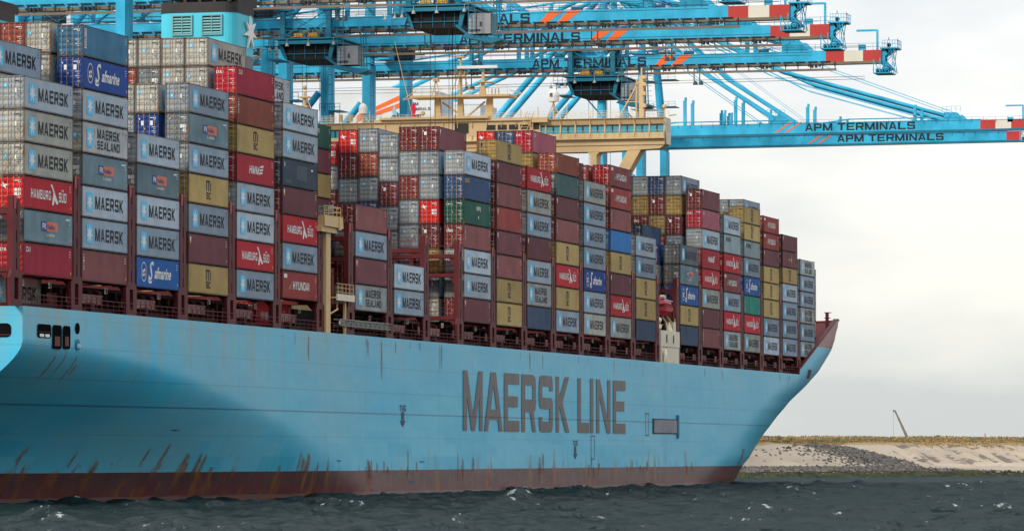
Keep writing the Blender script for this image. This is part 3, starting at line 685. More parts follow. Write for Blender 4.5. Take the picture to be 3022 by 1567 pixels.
# radomes, aerials, signal mast
for y, z, r in ((15.6, 54.6, .85), (52.3, 53.6, .0), (43.7, 53.4, .62)):
    if r == 0: continue
    mb = MB(); mb.ball((249, y, z+.5), r, 1, 1, 1.15, 12, 8); mb.bar((249, y, z-.3), (249, y, z+.45), r*.95, r, 12)
    mb.mi = 1; mb.bar((249, y, 51.7), (249, y, z-.2), .12); mb.bar((249, y-1.1, 51.7), (249, y, z-.5), .07); mb.bar((249, y+1.1, 51.7), (249, y, z-.5), .07); mb.bar((250, y, 51.7), (249, y, z-.5), .07)
    mb.mi = 2
    if y < 20:
        for q in range(3): mb.box(248.1, 248.2, y-.05, y+.35, z+.35+q*.2, z+.46+q*.2)
    mb.build('radome', [m_white, m_cream, m_text], br)
mb = MB(); mb.box(248.6, 249.4, 2.5, 3.1, 51.6, 57.6); mb.bar((249, 2.8, 57.6), (249, 2.8, 58.8), .12); mb.bar((249, 6.2, 51.6), (249, 3.2, 56.9), .12); mb.bar((249, 3.6, 51.6), (249, 3.5, 57.2), .12); mb.bar((249, 5.2, 54), (249, 3, 54.1), .08)
for z in (53.2, 54.9, 56.2, 57.2): mb.box(248.4, 249.0, 2.1, 2.6, z, z+.5)
mb.build('signal_mast', m_cream, br); mb = MB(); mb.bar((248.6, 52.3, 51.6), (248.6, 52.3, 56.4), .4, .18, 8); mb.ball((248.6, 52.3, 57), .35); mb.bar((248.6, 50.4, 51.6), (248.6, 52, 55.6), .08); mb.box(248, 249.2, 51.5, 53, 55.5, 55.7); mb.box(248.2, 249, 51.8, 52.8, 53.4, 54.4)
mb.build('signal_mast', m_cream, br); mb = MB(); mb.bar((249, -.5, 51.6), (249, -.5, 53.2), .08); mb.ball((249, -.5, 53.3), .35); mb.bar((248.8, -1.2, 52), (248.8, -2.2, 52.1), .1)
mb.build('searchlight', m_cream, br); mb = MB(); mb.bar((249, 36.2, 52), (249, 39, 63.3), .07, .04, 5); mb.build('whip_aerial', m_cream, br)
for y, h in ((48.2, 1.4), (46.9, 1.6), (45.5, 1.3), (42.4, 1.8), (24.2, 2.4), (20.1, 1.6), (17.6, 1.9), (13.4, 2.0), (10, .5), (31, 1.0), (38, 1.1), (35, 1.3)):
    mb = MB(); mb.bar((248, y, 51.6), (248, y, 51.6+h), .07, n=5); mb.build('aerial', m_cream, br)
mb = MB(); mb.ball((249, 34.8, 53.0), .35); mb.box(248, 249, 46.7, 47.0, 52, 53); mb.box(248, 249, 45.2, 45.5, 52, 53)
for k in range(9): mb.bar((245.5+k*.12, 18.9-k*.12+1, 49.4+k*.38), (245.5+k*.12, 18.9-k*.12, 49.4+k*.38), .04, n=4)
mb.bar((245.4, 19.9, 49.2), (246.6, 18.8, 52.8), .05, n=4); mb.bar((245.4, 18.9, 49.2), (246.6, 17.8, 52.8), .05, n=4)
mb.build('roof_fittings', m_cream, br)
mb = MB()
P = [(36.1, 54.6), (36.3, 54.3), (36.5, 53.7), (36.3, 53.2), (36.45, 52.7), (36.0, 52.3), (35.7, 52.45), (35.95, 52.9), (35.8, 53.5), (35.9, 54.2)]
mb.prism(P, 'x', 248.9, 249.0); tag(mb.build('flag', plain('flag_red', (.62, .02, .05), .8), br), 'limp red flag')
mb = MB(); mb.prism([(39.0, 54.3), (39.35, 53.3), (39.2, 52.9), (38.6, 52.8), (38.8, 53.6)], 'x', 248.9, 249.0); tag(mb.build('flag', plain('flag_blue', (.25, .55, .7), .8), br), 'limp light blue flag')

# ---- lifeboat station abreast of the bridge
mb = MB()
mb.box(247.7, 259.6, -.25, .1, 19.65, 21.9); mb.box(251.5, 259.4, -.2, .15, DECK, 19.6); mb.box(247.8, 248.3, -.25, .1, DECK, 19.65); mb.box(249.9, 250.5, -.2, .1, DECK, 19.65)
mb.mi = 1; mb.quad(*[(p[0], -.27, p[1]) for p in rrect(250.9, 251.6, 20.15, 21.4, .33)]); mb.quad(*[(p[0], -.27, p[1]) for p in rrect(255.2, 255.9, 20.15, 21.4, .33)])
mb.build('boarding_station_screen', [m_creamw, m_dark], ship)
mb = MB()
for x in (252, 256): mb.prism([(x, 21.9), (x+1.3, 21.9), (x-.2, 23.0), (x-.9, 23.0)], 'y', -.2, -.05)
mb.mi = 1
for x in (251.5, 255): mb.bar((x+2.6, .3, 21.9), (x+2.4, .5, 23.2), .14); mb.bar((x+2.4, .5, 23.2), (x, .9, 24.4), .14)
mb.bar((249, .2, 21.9), (249, .2, 23.3), .07); mb.bar((247.9, .2, 22.7), (250.6, .2, 22.7), .07); mb.bar((258.4, .2, 21.9), (258.4, .2, 23.8), .09)
mb.prism([(252, 26.2), (253.5, 27.0), (254.5, 27.0), (254.8, 26.2), (253.9, 26.5)], 'y', .6, 1.2)
mb.mi = 0; mb.box(257.4, 259.2, .1, .9, 21.9, 23.3)
mb.build('davit', [m_creamw, m_cream], ship)
for dz in (0, .95):
    c_ = MB(); c_.bar((247.6, .5, 22.4+dz), (249.6, .5, 22.4+dz), .42, n=12); c_.build('liferaft_canister', m_white, ship)
lboat = empty('lifeboat', (252.0, .9, 24.1)); lboat.scale = (.95, .8, .78)
tag(lboat, 'enclosed red lifeboat hanging from its davit beside the bridge', 'lifeboat')
def boat_ring(x, hw, z0, zc, z1): return [(x, -hw, zc), (x, -hw*.92, zc-(zc-z0)*.5), (x, -hw*.5, z0), (x, hw*.5, z0), (x, hw*.92, zc-(zc-z0)*.5), (x, hw, zc), (x, hw*.85, zc+(z1-zc)*.6), (x, hw*.4, z1), (x, -hw*.4, z1), (x, -hw*.85, zc+(z1-zc)*.6)]
def rings(mb, rs):
    n = len(rs[0]); i = len(mb.v)
    for r in rs: mb.v += r
    for a in range(len(rs)-1):
        for k in range(n): mb.f.append((i+a*n+k, i+(a+1)*n+k, i+(a+1)*n+(k+1) % n, i+a*n+(k+1) % n)); mb.m.append(mb.mi)
    mb.f.append(tuple(i+k for k in range(n))[::-1]); mb.f.append(tuple(i+(len(rs)-1)*n+k for k in range(n))); mb.m += [mb.mi]*2
mb = MB(); rings(mb, [boat_ring(-4.3, .5, .7, 1.5, 1.6), boat_ring(-4.0, 1.1, .1, 1.5, 1.75), boat_ring(-1.5, 1.55, -.2, 1.6, 1.9), boat_ring(2.6, 1.5, -.15, 1.6, 1.9), boat_ring(4.4, 1.2, .3, 1.6, 1.8), boat_ring(5.0, .6, .9, 1.6, 1.7)])
m_lb = paint('lifeboat_red', (.42, .012, .03), .3, .15); mb.build('boat_hull', m_lb, lboat)
mb = MB(); rings(mb, [boat_ring(-3.8, 1.0, 1.6, 1.9, 2.6), boat_ring(-2.4, 1.45, 1.6, 2.1, 3.4), boat_ring(2.0, 1.4, 1.6, 2.1, 3.1), boat_ring(4.6, 1.0, 1.6, 1.9, 2.7)]); mb.build('canopy', m_lb, lboat, True)
mb = MB(); mb.box(-4.1, 4.7, -1.6, 1.6, 1.56, 1.64); mb.build('rubbing_strake', m_dark, lboat)
mb = MB(); mb.box(-3.2, -1.4, -1.5, -1.2, 2.9, 3.3)
for k in range(4): mb.box(.2+k*.9, .5+k*.9, -1.46, -1.2, 2.5, 2.7)
mb.build('hatch', plain('hatch_grey', (.4, .4, .42)), lboat)

# ------------------------------------------------------------------ containers
CL, CW = 12.19, 2.44
HH = {'h': 2.896, 's': 2.60}
STY = {  # side paint paled to carry the grazing sky sheen, rust, dirt, words
'MB': ((.26,.325,.40), .25, .25, 'blue grey container with a white star badge and black MAERSK lettering'),
'ML': ((.41,.485,.555), .30, .25, 'pale blue grey container with a white star badge and black MAERSK lettering'),
'MD': ((.155,.175,.205), .20, .3, 'dark grey container with a white star badge and black MAERSK lettering'),
'MW': ((.36,.365,.33), .45, .4, 'weathered warm grey container with a white star badge and black MAERSK lettering'),
'MS': ((.37,.40,.41), .62, .45, 'worn grey container with a star badge and two lines of black lettering'),
'Mm': ((.28,.36,.38), .35, .3, 'pale grey container with only a small badge in its upper corner'),
'HS': ((.46,.025,.04), .12, .15, 'bright red container with white HAMBURG SÜD lettering'),
'CA': ((.30,.02,.045), .15, .2, 'crimson container with small white letters in the upper corner'),
'CP': ((.34,.10,.14), .15, .25, 'pale pink red container with small white letters in the corner'),
'TX': ((.25,.085,.088), .2, .3, 'pinkish brown container with white letters down its edge'),
'MR': ((.165,.055,.068), .2, .25, 'plain maroon container with a tiny corner label'),
'RB': ((.26,.065,.042), .35, .35, 'brick brown container with white letters down its edge'),
'RD': ((.33,.065,.055), .3, .3, 'pale brick red container with a small corner label'),
'MC': ((.43,.31,.125), .2, .25, 'tan container with a dark stacked MSC mark'),
'SF': ((.018,.065,.27), .15, .2, 'blue container with white script lettering and an oval badge'),
'SL': ((.022,.125,.40), .3, .3, 'bright blue container with white script lettering and an oval badge'),
'BL': ((.03,.17,.42), .2, .2, 'plain bright blue container'),
'BT': ((.045,.16,.27), .5, .45, 'steel blue container with a white name strip by its door end'),
'BN': ((.045,.095,.20), .15, .25, 'slate blue container with small orange letters in the corner'),
'NV': ((.045,.065,.10), .15, .3, 'dark navy container with patches of fresher paint'),
'NB': ((.045,.075,.13), .2, .4, 'dark navy container with a small white label'),
'GR': ((.018,.095,.07), .2, .3, 'dark green container with small white letters'),
'GT': ((.06,.135,.14), .3, .5, 'grey green container with repainted patches'),
'TE': ((.025,.28,.215), .15, .35, 'turquoise green container with white letters down its edge'),
'PO': ((.135,.21,.25), .55, .45, 'rust streaked grey blue container with a blue and orange panel'),
'HM': ((.40,.03,.045), .1, .15, 'red container with bold white slanted HMM letters'),
'HY': ((.32,.05,.05), .3, .3, 'red container with white HYUNDAI lettering'),
'HV': ((.22,.055,.065), .2, .3, 'maroon container with white HYUNDAI lettering'),
'GY': ((.155,.055,.07), .2, .3, 'maroon container with a yellow star mark'),
}
DOORCOL = {'MB': (.25,.27,.285), 'ML': (.30,.32,.33), 'MD': (.17,.175,.18), 'MW': (.36,.345,.30), 'MS': (.34,.33,.295), 'PO': (.14,.165,.17), 'MR': (.13,.022,.026), 'TX': (.15,.022,.022), 'RB': (.24,.05,.03), 'HS': (.55,.018,.015), 'CA': (.36,.010,.022), 'CP': (.30,.012,.03), 'MC': (.30,.19,.05), 'HV': (.22,.012,.015)}
m_rod = plain('lock_rod_steel', (.36, .35, .32), .45); m_roodr = plain('lock_rod_pale', (.34, .25, .23), .5)
m_rust = plain('casting_rust', (.075, .042, .028), .7)
m_blk = plain('c_black', (.016, .018, .024), .6); m_wht = plain('c_white', (.66, .66, .63), .5); m_sky = plain('c_skyblue', (.08, .48, .78), .5)
m_org = plain('c_orange', (.60, .15, .07), .5); m_nav = plain('c_navy', (.02, .05, .22), .5); m_yel = plain('c_yellow', (.65, .38, .03), .5)
m_grn = plain('c_green', (.02, .16, .10), .5); m_tan = plain('c_tan', (.42, .26, .12), .5); m_teal = plain('c_tealpatch', (.02, .055, .075), .5)
DM = [m_blk, m_wht, m_sky, m_org, m_nav, m_yel, m_grn, m_tan, m_teal]
MC = {}
def cmat(k, part):
    col, rust, dirt, _ = STY[k]
    if part == 'door':
        col = DOORCOL.get(k, tuple(c*.8 for c in col)); return paint(f'{k}_door', col, .5, dirt, rust*.5, 1.2, 0, .3, vary=.25)
    if part == 'frame':
        return paint(f'{k}_frame', tuple(c*.36+.010 for c in col), .7, .5, min(1, rust+.5), 1.4, 0, .3)  # darkened paint: shade of the gaps between boxes put into the frame colour
    return paint(f'{k}_side', col, .5, dirt*1.35, rust, .9, 0, .35, vary=.36)
def body_mesh(H):
    mb = MB(); z0, z1 = .17, H-.13; x0, x1 = .12, CL-.12
    n = 42; p = (x1-x0)/n; yo, yi = .012, .05
    for k in range(n):
        a = x0+k*p; q = [(a, yo), (a+p*.36, yo), (a+p*.5, yi), (a+p*.86, yi), (a+p, yo)]
        for (xa, ya), (xb, yb) in zip(q[:-1], q[1:]): mb.quad((xa, ya, z0), (xb, yb, z0), (xb, yb, z1), (xa, ya, z1))
    mb.quad((x1, CW-.03, z0), (x0, CW-.03, z0), (x0, CW-.03, z1), (x1, CW-.03, z1))
    mb.quad((x0, .04, z1+.06), (x1, .04, z1+.06), (x1, CW-.04, z1+.06), (x0, CW-.04, z1+.06))
    mb.quad((x0, .04, z0-.03), (x0, CW-.04, z0-.03), (x1, CW-.04, z0-.03), (x1, .04, z0-.03))
    mb.quad((x1+.06, .04, z0), (x1+.06, CW-.04, z0), (x1+.06, CW-.04, z1), (x1+.06, .04, z1))
    return mb
def frame_mesh(H):
    mb = MB()
    for x in (0, CL-.13):
        for y in (0, CW-.12): mb.box(x, x+.13, y, y+.12, .12, H-.15)
    for y in (0.0, CW-.1):
        mb.box(.13, CL-.13, y+(.02 if y == 0 else -.02), y+.1, .05, .165); mb.box(.13, CL-.13, y+.01, y+.09, H-.13, H-.06)
    for x in (0, CL-.1): mb.box(x, x+.1, .12, CW-.12, .03, .18); mb.box(x, x+.1, .12, CW-.12, H-.15, H-.03)
    mb.mi = 1
    for x in (-.008, CL-.172):
        for y in (-.008, CW-.152):
            mb.box(x, x+.18, y, y+.16, 0, .12); mb.box(x, x+.18, y, y+.16, H-.14, H-.02)
    return mb
def leaf_mesh(H, y0):
    mb = MB(); y1 = y0+1.08; z0, z1 = .2, H-.17
    mb.quad((.06, y0, z0), (.06, y0, z1), (.06, y1, z1), (.06, y1, z0))
    n = 5; hz = (z1-z0)/n
    for k in range(n):
        a, b_ = z0+k*hz+.07, z0+(k+1)*hz-.07
        mb.prism([(.055, a), (.015, a+.1), (.015, b_-.1), (.055, b_)], 'y', y0+.05, y1-.05)
    mb.mi = 1; mb.box(.045, .055, y0-.012, y0, z0, z1)
    return mb
def rod_mesh(H, y):
    mb = MB(); mb.bar((-.03, y, .1), (-.03, y, H-.1), .028, n=6)
    for z in (.2, H-.28): mb.box(-.045, .01, y-.045, y+.045, z, z+.06)
    mb.box(-.05, -.03, y, y+.25, 1.05, 1.08)
    return mb
GEO = {}
def geo(key, fn, mats):
    if key not in GEO: GEO[key] = fn().mesh(key[0], mats)
    return GEO[key]
def side(u, v): return (u, -.004, v)
def side_marks(k, H, var=0):
    """lettering and badges on the long side, then a badge plate"""
    L_ = MB(); B_ = MB(); zc = H/2
    if k in ('MB', 'ML', 'MD', 'MW', 'MS'):
        a, b_, r = 1.15, 2.75, .22
        B_.mi = 2; B_.quad(*[side(p[0], p[1]) for p in rrect(a, b_, zc-.85, zc+.85, r, 3)])
        B_.mi = 1; star(B_, (a+b_)/2, zc, .78, .82, lambda u, v: (u, -.01, v))
        L_.mi = 0
        if k == 'MS':
            letters(L_, 'MAERSK', 3.9, 9.9, zc+.08, zc+.95, side); letters(L_, 'SEALAND', 3.9, 9.9, zc-.9, zc-.12, side)
        else: letters(L_, 'MAERSK', 3.45, 10.9, zc-.58, zc+.58, side, .25)
    elif k == 'Mm':
        B_.mi = 2; B_.quad(side(.4, H-1.15), side(1.2, H-1.15), side(1.2, H-.35), side(.4, H-.35)); B_.mi = 1; star(B_, .8, H-.75, .33, .35, lambda u, v: (u, -.01, v))
        letters(L_, 'MAERSK', 1.4, 5.2, H-1.1, H-.5, side)
    elif k == 'HS':
        L_.mi = 1; letters(L_, 'HAMBURG', 1.7, 6.6, zc-.42, zc+.38, side); letters(L_, 'SUD', 8.6, 10.5, zc-.48, zc+.38, side)
        for x in (9.25, 9.6): L_.quad(side(x, zc+.5), side(x+.2, zc+.5), side(x+.2, zc+.65), side(x, zc+.65))
        B_.mi = 1; B_.quad(*[side(x, z) for x, z in ((6.5,zc+.95),(6.9,zc+1.02),(7.35,zc+.55),(7.75,zc+.1),(8.5,zc-.6),(8.1,zc-.75),(7.55,zc-.35),(7.3,zc-.85),(6.9,zc-.8),(7.1,zc-.1),(7.25,zc+.25),(6.95,zc+.6))])
    elif k in ('CA', 'CP'):
        L_.mi = 1; letters(L_, 'CAI', .6, 1.6, H-.85, H-.4, side)
    elif k in ('TX', 'RB', 'TE'):
        L_.mi = 1
        for q, ch in enumerate('TRITON' if k != 'TE' else 'CHINASHIP'):
            dz = .25 if k != 'TE' else .24
            letters(L_, ch, .35, .6, H-.62-q*dz, H-.44-q*dz, side)
    elif k in ('MR', 'RD'):
        B_.mi = 1; B_.quad(side(.4, H-.75), side(.75, H-.75), side(.75, H-.35), side(.4, H-.35)); B_.mi = 5; B_.quad(side(.4, H-.98), side(.75, H-.98), side(.75, H-.78), side(.4, H-.78))
    elif k == 'MC':
        L_.mi = 0
        for x in (5.25, 5.85, 6.45): L_.quad(side(x, zc-.05), side(x+.24, zc-.05), side(x+.24, zc+.78), side(x, zc+.78))
        L_.quad(side(5.25, zc+.79), side(6.5, zc+.79), side(6.35, zc+.98), side(5.25, zc+.98)); letters(L_, 'SC', 5.3, 6.65, zc-.85, zc-.18, side)
        for q in range(9): L_.quad(side(.42, H-.5-q*.2), side(.5, H-.5-q*.2), side(.5, H-.62-q*.2), side(.42, H-.62-q*.2))
    elif k in ('SF', 'SL'):
        L_.mi = 1
        for (a, b_, c_, d_) in ((1.15, 2.85, .0, 0),):
            pts = [((a+b_)/2+.75*math.cos(t*.349), zc+.05+.92*math.sin(t*.349)) for t in range(18)]
            for q in range(0, 18, 1):
                p, r = pts[q], pts[(q+1) % 18]; cx_, cz_ = (a+b_)/2, zc+.05
                L_.quad(side(*p), side(*r), side(cx_+(r[0]-cx_)*.9, cz_+(r[1]-cz_)*.9), side(cx_+(p[0]-cx_)*.9, cz_+(p[1]-cz_)*.9))
        for x, z in ((1.6, zc), (2.05, zc+.1), (1.6, zc-.35), (2.05, zc-.3)): L_.quad(side(x, z), side(x+.34, z-.03), side(x+.34, z+.22), side(x, z+.26))
        font_mesh(L_, 'S', lambda u, v: side(3.3+u, zc-.65+v), 2.5, .4, .035, .95)
        font_mesh(L_, 'afmarine', lambda u, v: side(5.0+u, zc-.45+v*1.25), 1.2, .4, .03, 1.12)
        L_.quad(*[side(x, z) for x, z in ((3.1,zc-.45),(3.4,zc-.95),(4.1,zc-1.0),(4.35,zc-.6),(4.0,zc-.8),(3.5,zc-.75))])
        B_.mi = 3; B_.quad(side(1.72, zc-.12), side(2.3, zc-.16), side(2.3, zc-.04), side(1.72, zc)); B_.quad(side(1.95, zc-.4), side(2.07, zc-.4), side(2.07, zc+.3), side(1.95, zc+.3))
    elif k == 'BT':
        B_.mi = 1; B_.quad(side(.45, .75), side(.95, .75), side(.95, H-.35), side(.45, H-.35)); L_.mi = 0
        for q, ch in enumerate('SEATAINER'[::-1][:7]): letters(L_, ch, .55, .85, .9+q*.24, 1.06+q*.24, lambda u, v: (u, -.012, v))
    elif k == 'BN': L_.mi = 5; letters(L_, 'SEACO', .5, 2.3, H-.85, H-.4, side)
    elif k == 'NV':
        B_.mi = 8; B_.quad(side(4.7, .8), side(8.3, .8), side(8.3, H-.55), side(4.7, H-.55)); B_.quad(side(.9, .35), side(2.9, .35), side(2.9, .75), side(.9, .75))
        B_.mi = 1; B_.quad(side(9.8, H-.9), side(10.4, H-.9), side(10.4, H-.72), side(9.8, H-.72)); B_.quad(side(.6, H-.9), side(.8, H-.9), side(.8, H-.4), side(.6, H-.4))
    elif k == 'GT': B_.mi = 8; B_.quad(side(7.2, .4), side(11.9, .4), side(11.9, 1.5), side(7.2, 1.6)); B_.quad(side(2.5, 1.4), side(5, 1.4), side(5, 2.1), side(2.5, 2.2))
    elif k == 'GR': L_.mi = 1; letters(L_, 'PPI', 5.6, 7.4, zc+.3, zc+.85, side); L_.quad(side(6.3, zc-.6), side(6.6, zc-.6), side(6.6, zc-.25), side(6.3, zc-.25))
    elif k == 'PO':
        B_.mi = 4; B_.quad(side(4.3, zc-.3), side(5.65, zc-.3), side(5.65, zc+.55), side(4.3, zc+.55)); B_.mi = 3; B_.quad(side(5.65, zc-.3), side(8.4, zc-.3), side(8.4, zc+.55), side(5.65, zc+.55))
        L_.mi = 1; letters(L_, 'PK', 4.55, 5.45, zc-.12, zc+.4, lambda u, v: (u, -.012, v)); L_.mi = 4; font_mesh(L_, 'Nedlloy', lambda u, v: (5.8+u, -.012, zc-.1+v), .62, 0, .015, .95)
        L_.mi = 1; letters(L_, 'LINES', 5.6, 7.6, zc-.72, zc-.52, side)
        L_.quad(side(10.4, H-.45), side(11.3, H-.45), side(11.3, H-.58), side(10.4, H-.58))
    elif k == 'HM':
        L_.mi = 1; letters(L_, 'HMM', 4.0, 7.1, zc-.4, zc+.4, lambda u, v: side(u+.3*(v-zc), v))
        for z, x in ((zc-.38, 7.1), (zc-.05, 7.3), (zc+.3, 7.5)): L_.quad(side(x, z), side(x+1.0, z+.1), side(x+1.2, z+.32), side(x+.1, z+.2))
    elif k in ('HY', 'HV'):
        L_.mi = 1; letters(L_, 'HYUNDAI', 3.6, 9.2, zc-.42, zc+.42, side, .22); B_.mi = 6; B_.quad(side(2.4, zc-.42), side(3.35, zc-.42), side(3.1, zc+.5)); B_.mi = 5; B_.quad(side(2.2, zc-.42), side(2.7, zc-.42), side(2.95, zc+.2))
        B_.mi = 1; B_.quad(side(.5, H-.75), side(1.6, H-.75), side(1.6, H-.35), side(.5, H-.35))
    elif k == 'GY':
        B_.mi = 5; star(B_, 7.3, zc, .5, .9, side, 4, .3); L_.mi = 5; letters(L_, 'GOLD', 4.9, 6.6, zc-.15, zc+.2, side)
    # small registration marks by the far upper corner and yellow tag low down
    if k not in ('NV', 'NB'):
        L_.mi = 0 if k in ('MB', 'ML', 'MW', 'MC', 'MS', 'Mm') else 1
        for q in range(3): L_.quad(side(11.3, H-.42-q*.22), side(11.6, H-.42-q*.22), side(11.6, H-.48-q*.22), side(11.3, H-.48-q*.22))
        L_.mi = 5; L_.quad(side(11.6, .45), side(11.75, .45), side(11.75, .68), side(11.6, .68))
    return L_, B_
def door_marks(k, H, var):
    B_ = MB(); r = random.Random(k+str(var)); Q = lambda y0, y1, z0, z1: B_.quad((-.006, y0, z0), (-.006, y0, z1), (-.006, y1, z1), (-.006, y1, z0))
    # (+y is the picture's left) left leaf y 1.24..2.3, right leaf .12..1.2
    ink = 0 if k in ('MB', 'ML', 'MD', 'MW', 'MS', 'Mm', 'MC') else 1
    B_.mi = ink
    Q(.28, .95, H-.5, H-.43); Q(.28, .55, H-.64, H-.58)
    for q in range(4): Q(.32, .55 if q % 2 else .72, H*.52-q*.19, H*.52-q*.19+.045)
    if k in ('MB', 'ML', 'MD', 'MW', 'MS', 'Mm'):
        if r.random() < .16:
            for y in (.5, 1.45):
                B_.mi = 2; Q(y, y+.46, 1.35, 1.85); B_.mi = 1; B_.quad(*[(-.012, y+.23+.17*math.cos(a*math.pi/4)*(1 if a % 2 else .45), 1.6+.18*math.sin(a*math.pi/4)*(1 if a % 2 else .45)) for a in range(8)])
        else:
            y = 1.6+.25*(var % 2); B_.mi = 2; Q(y, y+.3, H-1.0-.2*(var % 3), H-.68-.2*(var % 3)); B_.mi = 1; B_.quad((-.012, y+.08, H-.9-.2*(var % 3)), (-.012, y+.08, H-.78-.2*(var % 3)), (-.012, y+.22, H-.78-.2*(var % 3)), (-.012, y+.22, H-.9-.2*(var % 3)))
            Q(.72, .9, H-1.5, H-1.1)
        B_.mi = 7; Q(1.75, 1.95, .9, 1.1)
    elif k == 'HS':
        B_.mi = 1
        for y in (.3, .64):
            for z in (1.15, 1.5): Q(y, y+.26, z, z+.26)
        B_.quad((-.006, 2.15, H-.9), (-.006, 1.95, H-.55), (-.006, 1.85, H-.75), (-.006, 1.4, H-.8), (-.006, 1.75, H-.95), (-.006, 1.6, H-1.2), (-.006, 1.9, H-1.0))
    else:
        B_.mi = 1; Q(1.9, 2.05, H-.65, H-.5); B_.mi = 3 if var % 2 else 5; Q(.32, .48, .55, .72)
        B_.mi = 5; B_.quad((-.006, 1.35, 1.3), (-.006, 1.55, 1.3), (-.006, 1.45, 1.5)); B_.mi = 1; Q(1.95, 2.15, .55, .6)
        if k == 'TX' and var % 2:
            B_.mi = 1; font_mesh(B_, 'tex', lambda u, v: (-.008, 2.2-u, H-.95+v), .62, 0, .012, 1.0)
        elif k in ('CA', 'CP'): letters(B_, 'CAI', 0, .75, H-.78, H-.5, lambda u, v: (-.008, 2.2-u, v))
        elif k == 'MR' and var % 2: B_.mi = 1; Q(1.5, 1.85, H-1.05, H-.65)
        elif k == 'MC': B_.mi = 0; Q(1.85, 2.15, H-.85, H-.5)
        elif k in ('SF', 'SL'): B_.mi = 1; Q(1.5, 1.8, H-1.2, H-.75); Q(.6, .9, H-1.2, H-.75)
        elif k == 'GR': B_.mi = 1; letters(B_, 'CAPITAL', 0, .85, H-.65, H-.5, lambda u, v: (-.008, 2.2-u, v))
        elif k == 'PO': B_.mi = 1; Q(.3, .6, 1.4, 1.75); Q(.65, .95, 1.4, 1.75); Q(.3, .6, 1.0, 1.3)
    B_.mi = 5; Q(.5, .7, .3, .35); B_.mi = 7; Q(1.8, 2.0, .3, .35)
    return B_
def container(x, y, z, k, hk, label, group, var):
    H = HH[hk]; o = empty('shipping_container', (x, y, z)); tag(o, label, 'container', group)
    link('side_walls', geo(('side_walls', H, k), lambda: body_mesh(H), [cmat(k, 'side')]), o)
    link('corner_frame', geo(('corner_frame', H, k), lambda: frame_mesh(H), [cmat(k, 'frame'), m_rust]), o)
    rodm = m_rod if k[0] in 'M' and k != 'MR' else m_roodr
    for side_, y0 in (('r', .13), ('l', 1.23)):
        d_ = link('door', geo(('door', H, k, side_), lambda: leaf_mesh(H, y0), [cmat(k, 'door'), m_blk]), o)
        for q, yr in enumerate((y0+.28, y0+.80)): link('lock_rod', geo(('lock_rod', H, rodm.name, side_, q), lambda: rod_mesh(H, yr), [rodm]), d_)
    def two():
        return side_marks(k, H)
    if ('lettering', H, k) not in GEO:
        l_, b_ = side_marks(k, H)
        GEO[('lettering', H, k)] = l_.mesh('lettering', DM) if l_.f else None
        GEO[('badge', H, k)] = b_.mesh('badge', DM) if b_.f else None
    for nm in ('lettering', 'badge'):
        me = GEO[(nm, H, k)]
        if me: link(nm, me, o)
    v3 = var % 4
    link('door_markings', geo(('door_markings', H, k, v3), lambda: door_marks(k, H, v3), DM), o)
    return o
ORD = ['', 'first', 'second', 'third', 'fourth', 'fifth', 'sixth', 'seventh', 'eighth', 'ninth', 'tenth']
ORD += ['eleventh', 'twelfth', 'thirteenth', 'fourteenth', 'fifteenth', 'sixteenth', 'seventeenth', 'eighteenth', 'nineteenth', 'twentieth']
# outermost starboard row, top tier first
ROW0 = {
1: 'ML:h MW:h MW:h HS:h PO:h CA:h', 2: 'BT:h SF:h ML:h MS:h PO:h ML:h MB:h TX:h', 3: 'ML:h PO:h ML:h MB:h SL:h', 4: 'MB:h PO:h MB:h MC:h MB:h MR:h MC:h',
5: 'CA:h RB:h MC:h HM:h ML:h ML:h HS:h MB:h', 6: 'ML:h ML:h NV:h MR:h HS:h MB:h HY:h', 7: 'TX:h MB:h MR:h MS:h', 8: 'ML:h MB:h',
10: 'ML:h BN:h GR:h TX:h ML:h ML:h MR:h', 11: 'MC:s MR:s TX:h RD:h MR:h TX:h MC:h MC:h', 12: 'HS:h MW:h MB:h MR:h ML:h MS:h NB:h', 13: 'RB:s GT:h MR:h TX:h MC:h HS:h MC:h MB:h',
14: 'MW:h MB:h MB:h MB:h SF:h ML:h MW:h', 15: 'HV:h HY:h TX:h BL:h MC:h MR:h HS:h MW:h', 16: 'ML:h MB:h MC:h MC:h NB:h', 17: 'MD:h PO:h SL:h MC:h NB:h',
18: 'MR:h CP:h ML:h HM:h HS:h MW:h MR:h TX:h', 19: 'ML:h Mm:h HS:h HV:h MB:h HS:h MS:h', 20: 'MC:s MC:s Mm:s MB:h SL:h TE:h HS:h MW:h',
21: 'HY:s HY:s MR:s MC:s MC:s MC:h MB:h ML:h', 22: 'MR:s GY:s MC:s ML:h MB:h MB:h MB:h', 23: 'MS:s MB:s MB:s MS:s MB:h MS:s'}
FIX = {6: .45, 21: -.1, 23: .15}
ry = lambda r: 0.0 if r == 0 else 3.08+2.5*(r-1)
